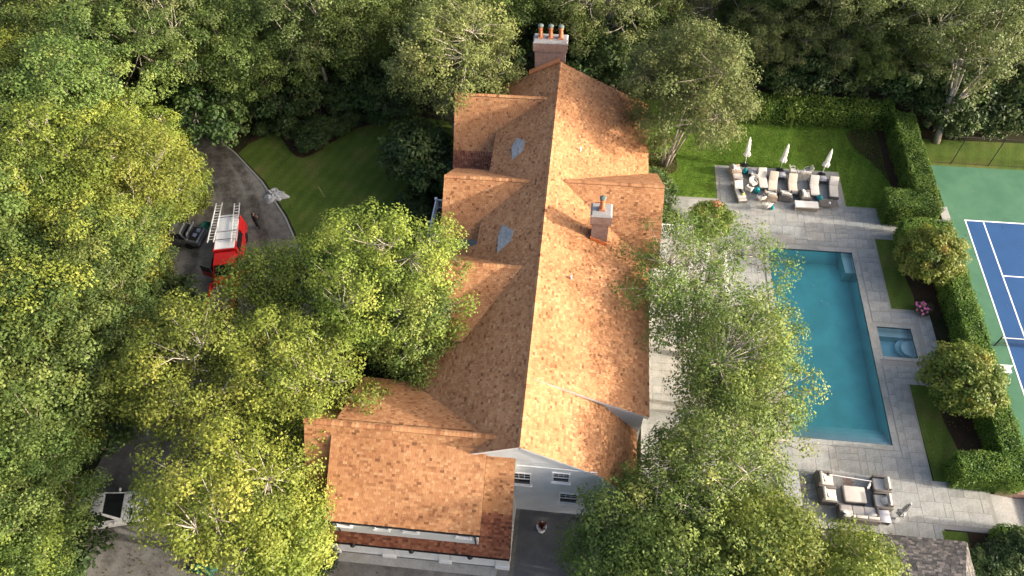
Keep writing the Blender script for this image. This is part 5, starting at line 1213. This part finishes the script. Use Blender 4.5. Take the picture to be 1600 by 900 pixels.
# understorey
U_ = [(300, 160), (345, 190), (325, 140), (370, 150), (410, 140), (440, 160), (450, 120), (490, 150), (500, 110), (540, 150), (550, 110), (590, 140), (600, 100), (620, 160), (390, 110), (360, 175), (900, 95), (940, 75), (905, 130), (960, 110), (870, 70), (780, 60), (770, 130), (650, 250), (680, 270), (1210, 105), (1225, 125), (1260, 115), (1290, 125), (1350, 120), (1430, 120), (1445, 140), (1400, 125), (1490, 150), (1530, 165), (1560, 175), (1590, 175), (1510, 180), (190, 540), (175, 600), (170, 660), (85, 865), (150, 640), (240, 130), (230, 165), (225, 520), (260, 500), (1020, 60), (980, 60), (1475, 165), (1600, 165)]
for i, (px, py) in enumerate(U_):
    x, y, z = at_crown(px, py, 2.2); z = COURT_Z-.03 if x > 29.6 else -.03
    tree('understory_shrub', 'dark green understory bush in the shade of the wood', under[i % 2], (x, y, z), tr_.uniform(0, 6), tr_.uniform(.9, 1.45), 'understory bushes', 'bush')
S_ = [(430, 180), (450, 200), (478, 225), (500, 205), (525, 200), (550, 185), (590, 180), (410, 200), (485, 215), (650, 300), (675, 285), (660, 260), (640, 320), (655, 345), (485, 850), (500, 870), (470, 840), (1555, 865), (1530, 880), (1575, 885), (1590, 860), (1560, 895), (1600, 885), (1020, 285), (1030, 300), (1042, 340)]
for i, (px, py) in enumerate(S_):
    x, y, z = at_crown(px, py, .8)
    tree('garden_shrub', 'low dark leafy shrub in the mulched garden beds', shrub[i % 2], (x, y, 0), tr_.uniform(0, 6), tr_.uniform(.75, 1.2), 'garden bed shrubs', 'shrub')
# single trees round the house
def solo(name, label, px, py, z, mesh, rz=0, s=1, base=None, tilt=(0, 0)):
    loc = at_crown(px, py, z) if base is None else (base[0], base[1], -.02)
    return tree(name, label, mesh, loc, rz, s, tilt=tilt)
birchA = tree_meshes(201, 13.5, 5.6, 3.0, M['leaf_birch'], M['bark_pale'], nclump=230, nleaf=150, leaf=.20, clump=.85, droop=.5, lobes=.35, limb_show=1.2)
solo('birch_tree', 'broad pale green tree with drooping twigs beside the far gable', 700, 95, 8, birchA)
birchB = tree_meshes(202, 14.0, 5.0, 3.2, M['leaf_birch'], M['bark'], nclump=240, nleaf=160, leaf=.19, clump=.85, droop=.5, lobes=.35, stems=5, trunk_r=.11, limb_show=1.2)
solo('river_birch', 'pale many stemmed tree rising from a mulch circle on the lawn', 1085, 105, 9, birchB, 0, 1, base=(7.2, 47.6), tilt=(0, R(6)))
def hero(seed, H, r, zb, mat='leaf_yellow', nc=150, nl=200, lf=.165, cl=.88, sh=.45, lob=.65, ls=1.6, bark='bark_pale', **kw): return tree_meshes(seed, H, r, zb, M[mat], M[bark], nclump=nc, nleaf=nl, leaf=lf, clump=cl, shell=sh, lobes=lob, limb_show=ls, spread=1.32, **kw)
solo('sycamore_tree', 'largest yellow green tree beside the garage over the drive', 380, 780, 7.5, hero(301, 12, 3.9, 2.8, nc=130))
solo('sycamore_tree', 'smaller yellow green tree over the gravel before the garage corner', 425, 850, 5.5, hero(314, 8.5, 2.6, 2.4, nc=80))
solo('sycamore_tree', 'yellow green tree between the garage tree and the drive wood', 270, 585, 7.5, hero(302, 11, 3.6, 3.0, nc=140))
solo('sycamore_tree', 'yellow green tree touching the back corner of the garage roof', 432, 590, 7.5, hero(333, 10.5, 3.7, 2.8, nc=150))
solo('sycamore_tree', 'bright spreading tree between the lawn and the cross gables', 565, 425, 7.5, hero(304, 11.5, 5.2, 2.6, nc=190))
solo('sycamore_tree', 'bright leafy tree overhanging the red truck', 440, 450, 6.5, hero(305, 9.0, 3.2, 2.6, nc=115))
solo('sycamore_tree', 'bushy tree brushing the roof valley beside the garage wing', 640, 510, 6.5, hero(306, 9.5, 3.3, 2.0, mat='leaf_elm', nc=130))
bd = dict(mat='leaf_elm', lf=.16, cl=.8, sh=.35, lob=.6, droop=.35)
solo('elm_tree', 'sparse airy tree between the house wall and the pool, nearest the railing', 1085, 485, 5.8, hero(307, 9.4, 4.5, 1.8, nc=190, nl=120, **bd))
solo('elm_tree', 'sparse airy tree leaning out over the pool edge', 1165, 580, 5.8, hero(308, 9.6, 4.6, 1.8, nc=190, nl=120, **bd))
solo('elm_tree', 'airy tree beside the wing gable with leaves against the roof edge', 1085, 690, 5.8, hero(309, 9.4, 4.2, 1.8, nc=180, nl=132, **bd))
solo('maple_tree', 'dense dark tree in front of the white gable wall', 958, 858, 5.0, hero(310, 8.0, 3.0, 1.5, mat='leaf_elm', nc=100))
solo('maple_tree', 'dense tree between the gable wall tree and the pool house', 1080, 860, 6.5, hero(311, 10, 3.7, 2, mat='leaf_elm', nc=120))
solo('maple_tree', 'bright tree overhanging the lounge set beside the pool house', 1200, 855, 6.5, hero(312, 10, 3.5, 2, nc=170))
solo('maple_tree', 'bright tree rising in front of the dark pool house roof', 1335, 925, 6.5, hero(313, 9.5, 3.0, 2, nc=140))
dog = tree_meshes(320, 3.5, 1.9, .5, M['leaf_dogwood'], M['bark'], nclump=110, nleaf=110, leaf=.17, clump=.45, shell=.7, lobes=.12, trunk_r=.08)
solo('dogwood_tree', 'round ornamental tree beside the hedge near the pink flowers', 1447, 405, 1.9, dog, 0, 1.15)
solo('dogwood_tree', 'round ornamental tree beside the hedge below the spa', 1503, 602, 1.9, dog, 2, 1.2)
hyd = tree_meshes(321, 2.4, 1.7, .2, M['leaf_hydrangea'], M['bark'], nclump=80, nleaf=110, leaf=.17, clump=.42, shell=.6, lobes=.2, trunk_r=.04, stems=3)
tree('hydrangea_shrub', 'yellow green and reddish shrub beside the white terrace railing', hyd, at_crown(1108, 345, 1.2), 1, 1.0, cat='shrub')
# pink flowers
fl = thing('flower_shrub', 'small shrub of pink flower heads at the spa corner', 'shrub', (*G2(1441, 482, .5), 0))
put('stems', shrub[0][0], fl).scale = (.5, .5, .5); o = put('foliage', shrub[0][1], fl); o.scale = (.5, .5, .5)
for i in range(16):
    a_ = i*2.4; r_ = .12*math.sqrt(i)*1.15
    f_ = MB().lathe([(0, 0), (.09, .02), (.12, .08), (.09, .15), (0, .18)], 8, (r_*math.cos(a_), r_*math.sin(a_), .72-.28*(r_/.55)**2), .12, 5).build('flower_head', M['flower'], fl)
# clipped hedges
def hedge(name, label, segs, h, cat='hedge', dens=330, leaf=.105, mat='leaf_hedge', rough=.05, zb=0):
    x0 = min(s[0] for s in segs); y0 = min(s[2] for s in segs); t = thing(name, label, cat, (x0, y0, zb))
    rg = np.random.default_rng(int(x0*10+y0)); P, N = [], []
    core = MB()
    for a0, a1, b0, b1 in segs:
        core.box(a0-x0+.12, a1-x0-.12, b0-y0+.12, b1-y0-.12, 0, h-.12)
        def face(n, fx, nr):
            k_ = int(n); u, v = rg.random(k_), rg.random(k_); p = fx(u, v); P.append(p); N.append(np.tile(nr, (k_, 1)))
        lx, ly = a1-a0, b1-b0
        face(lx*ly*dens, lambda u, v: np.stack([a0+u*lx, b0+v*ly, np.full_like(u, h)], 1), (0, 0, 1))
        face(lx*h*dens, lambda u, v: np.stack([a0+u*lx, np.full_like(u, b0), v*h], 1), (0, -1, .2)); face(lx*h*dens*.6, lambda u, v: np.stack([a0+u*lx, np.full_like(u, b1), v*h], 1), (0, 1, .2))
        face(ly*h*dens, lambda u, v: np.stack([np.full_like(u, a0), b0+v*ly, v*0+u*h], 1), (-1, 0, .2)); face(ly*h*dens*.8, lambda u, v: np.stack([np.full_like(u, a1), b0+v*ly, u*h], 1), (1, 0, .2))
    P = np.concatenate(P); N = np.concatenate(N).astype(float)
    # drop what lies inside another segment
    keep = np.ones(len(P), bool)
    for a0, a1, b0, b1 in segs: keep &= ~((P[:, 0] > a0+.1) & (P[:, 0] < a1-.1) & (P[:, 1] > b0+.1) & (P[:, 1] < b1-.1) & (P[:, 2] < h-.1))
    P, N = P[keep], N[keep]; n = len(P)
    und = .05*np.sin(P[:, 0]*2.1+P[:, 1]*1.3)+.04*np.sin(P[:, 1]*3.7-P[:, 0]*2.9); P = P+N*(und+rg.normal(0, rough, n))[:, None]; P -= np.array([x0, y0, 0])
    tone = .5+.8*und/.09*.25+rg.normal(0, .2, n)
    core.build('twigs', M['hedge_core'], t)
    put('foliage', leaf_mesh('foliage', P, N+rg.normal(size=(n, 3))*.6, leaf*rg.uniform(.7, 1.3, n), tone, M[mat], rg), t); return t
hedge('clipped_hedge', 'clipped box hedge turning the corner between lawn and court', [(23.95, 27.9, 42.2, 44.2), (26.3, 28.0, 44.0, 53.4)], 2.2)
hedge('clipped_hedge', 'longest clipped hedge running between pool garden and tennis court', [(26.9, 28.35, 20.4, 41.3), (24.7, 27.0, 39.9, 41.3), (24.2, 27.0, 20.4, 22.1)], 2.05)
hedge('shaggy_hedge', 'looser leafy hedge along the back of the lawn', [(11.0, 26.6, 53.5, 55.2)], 2.0, dens=200, leaf=.17, rough=.13)
hedge('clipped_hedge', 'low rounded hedge block beside the brick steps', [(25.9, 30.5, 16.6, 17.9)], 1.35)
# grass blades on the sunlit lawn
def grass(name, label, polys, n, z=.005):
    rg = np.random.default_rng(5); P = []
    for (x0, x1, y0, y1, k_) in polys: P.append(np.stack([rg.uniform(x0, x1, k_), rg.uniform(y0, y1, k_), np.full(k_, z+.03)], 1))
    P = np.concatenate(P); m = len(P); N = rg.normal(size=(m, 3)); N[:, 2] *= .45
    tone = .45+.25*np.sin(P[:, 0]*1.1+P[:, 1]*.6)*np.sin(P[:, 1]*.9)+rg.normal(0, .2, m)
    o = put(name, leaf_mesh(name, P, N, .11*rg.uniform(.6, 1.3, m), tone, M['grass_blade'], rg, .35)); return tag(o, label, 'grass', kind='stuff')
grass('grass', 'mown green grass of the sunny lawn', [(5.6, 11.3, 44.1, 53.6, 9000), (11.4, 21.6, 48, 53.6, 14000), (21.7, 25.6, 44.1, 53.4, 8000)], 0)

# fallen leaves and twigs scattered over drive, lawn edges and court
def litter(name, label, regions, mat):
    rg = np.random.default_rng(77); P = []
    for (x0, x1, y0, y1, z, k_) in regions: P.append(np.stack([rg.uniform(x0, x1, k_), rg.uniform(y0, y1, k_), np.full(k_, z)], 1))
    P = np.concatenate(P); n = len(P); N = np.tile((0., 0, 1), (n, 1))+rg.normal(size=(n, 3))*.15
    return tag(put(name, leaf_mesh(name, P, N, rg.uniform(.06, .16, n), rg.random(n), mat, rg, .6)), label, 'leaf litter', kind='stuff')
M['dead_leaf'] = leafm('dead_leaf', [(0, (.05, .035, .02)), (.5, (.11, .075, .03)), (1, (.17, .14, .05))], .2)
litter('leaf_litter', 'fallen leaves scattered over the drive, lawn and court', [(-36, -22, 26, 50, .03, 900), (-30, -14, 40, 50, .03, 400), (-30, -4, 8, 12.2, .03, 500), (23.5, 26.5, 21, 27, .04, 120), (29.8, 45, 20, 49, COURT_Z+.02, 160), (6, 23, 49, 53, .06, 120)], M['dead_leaf'])
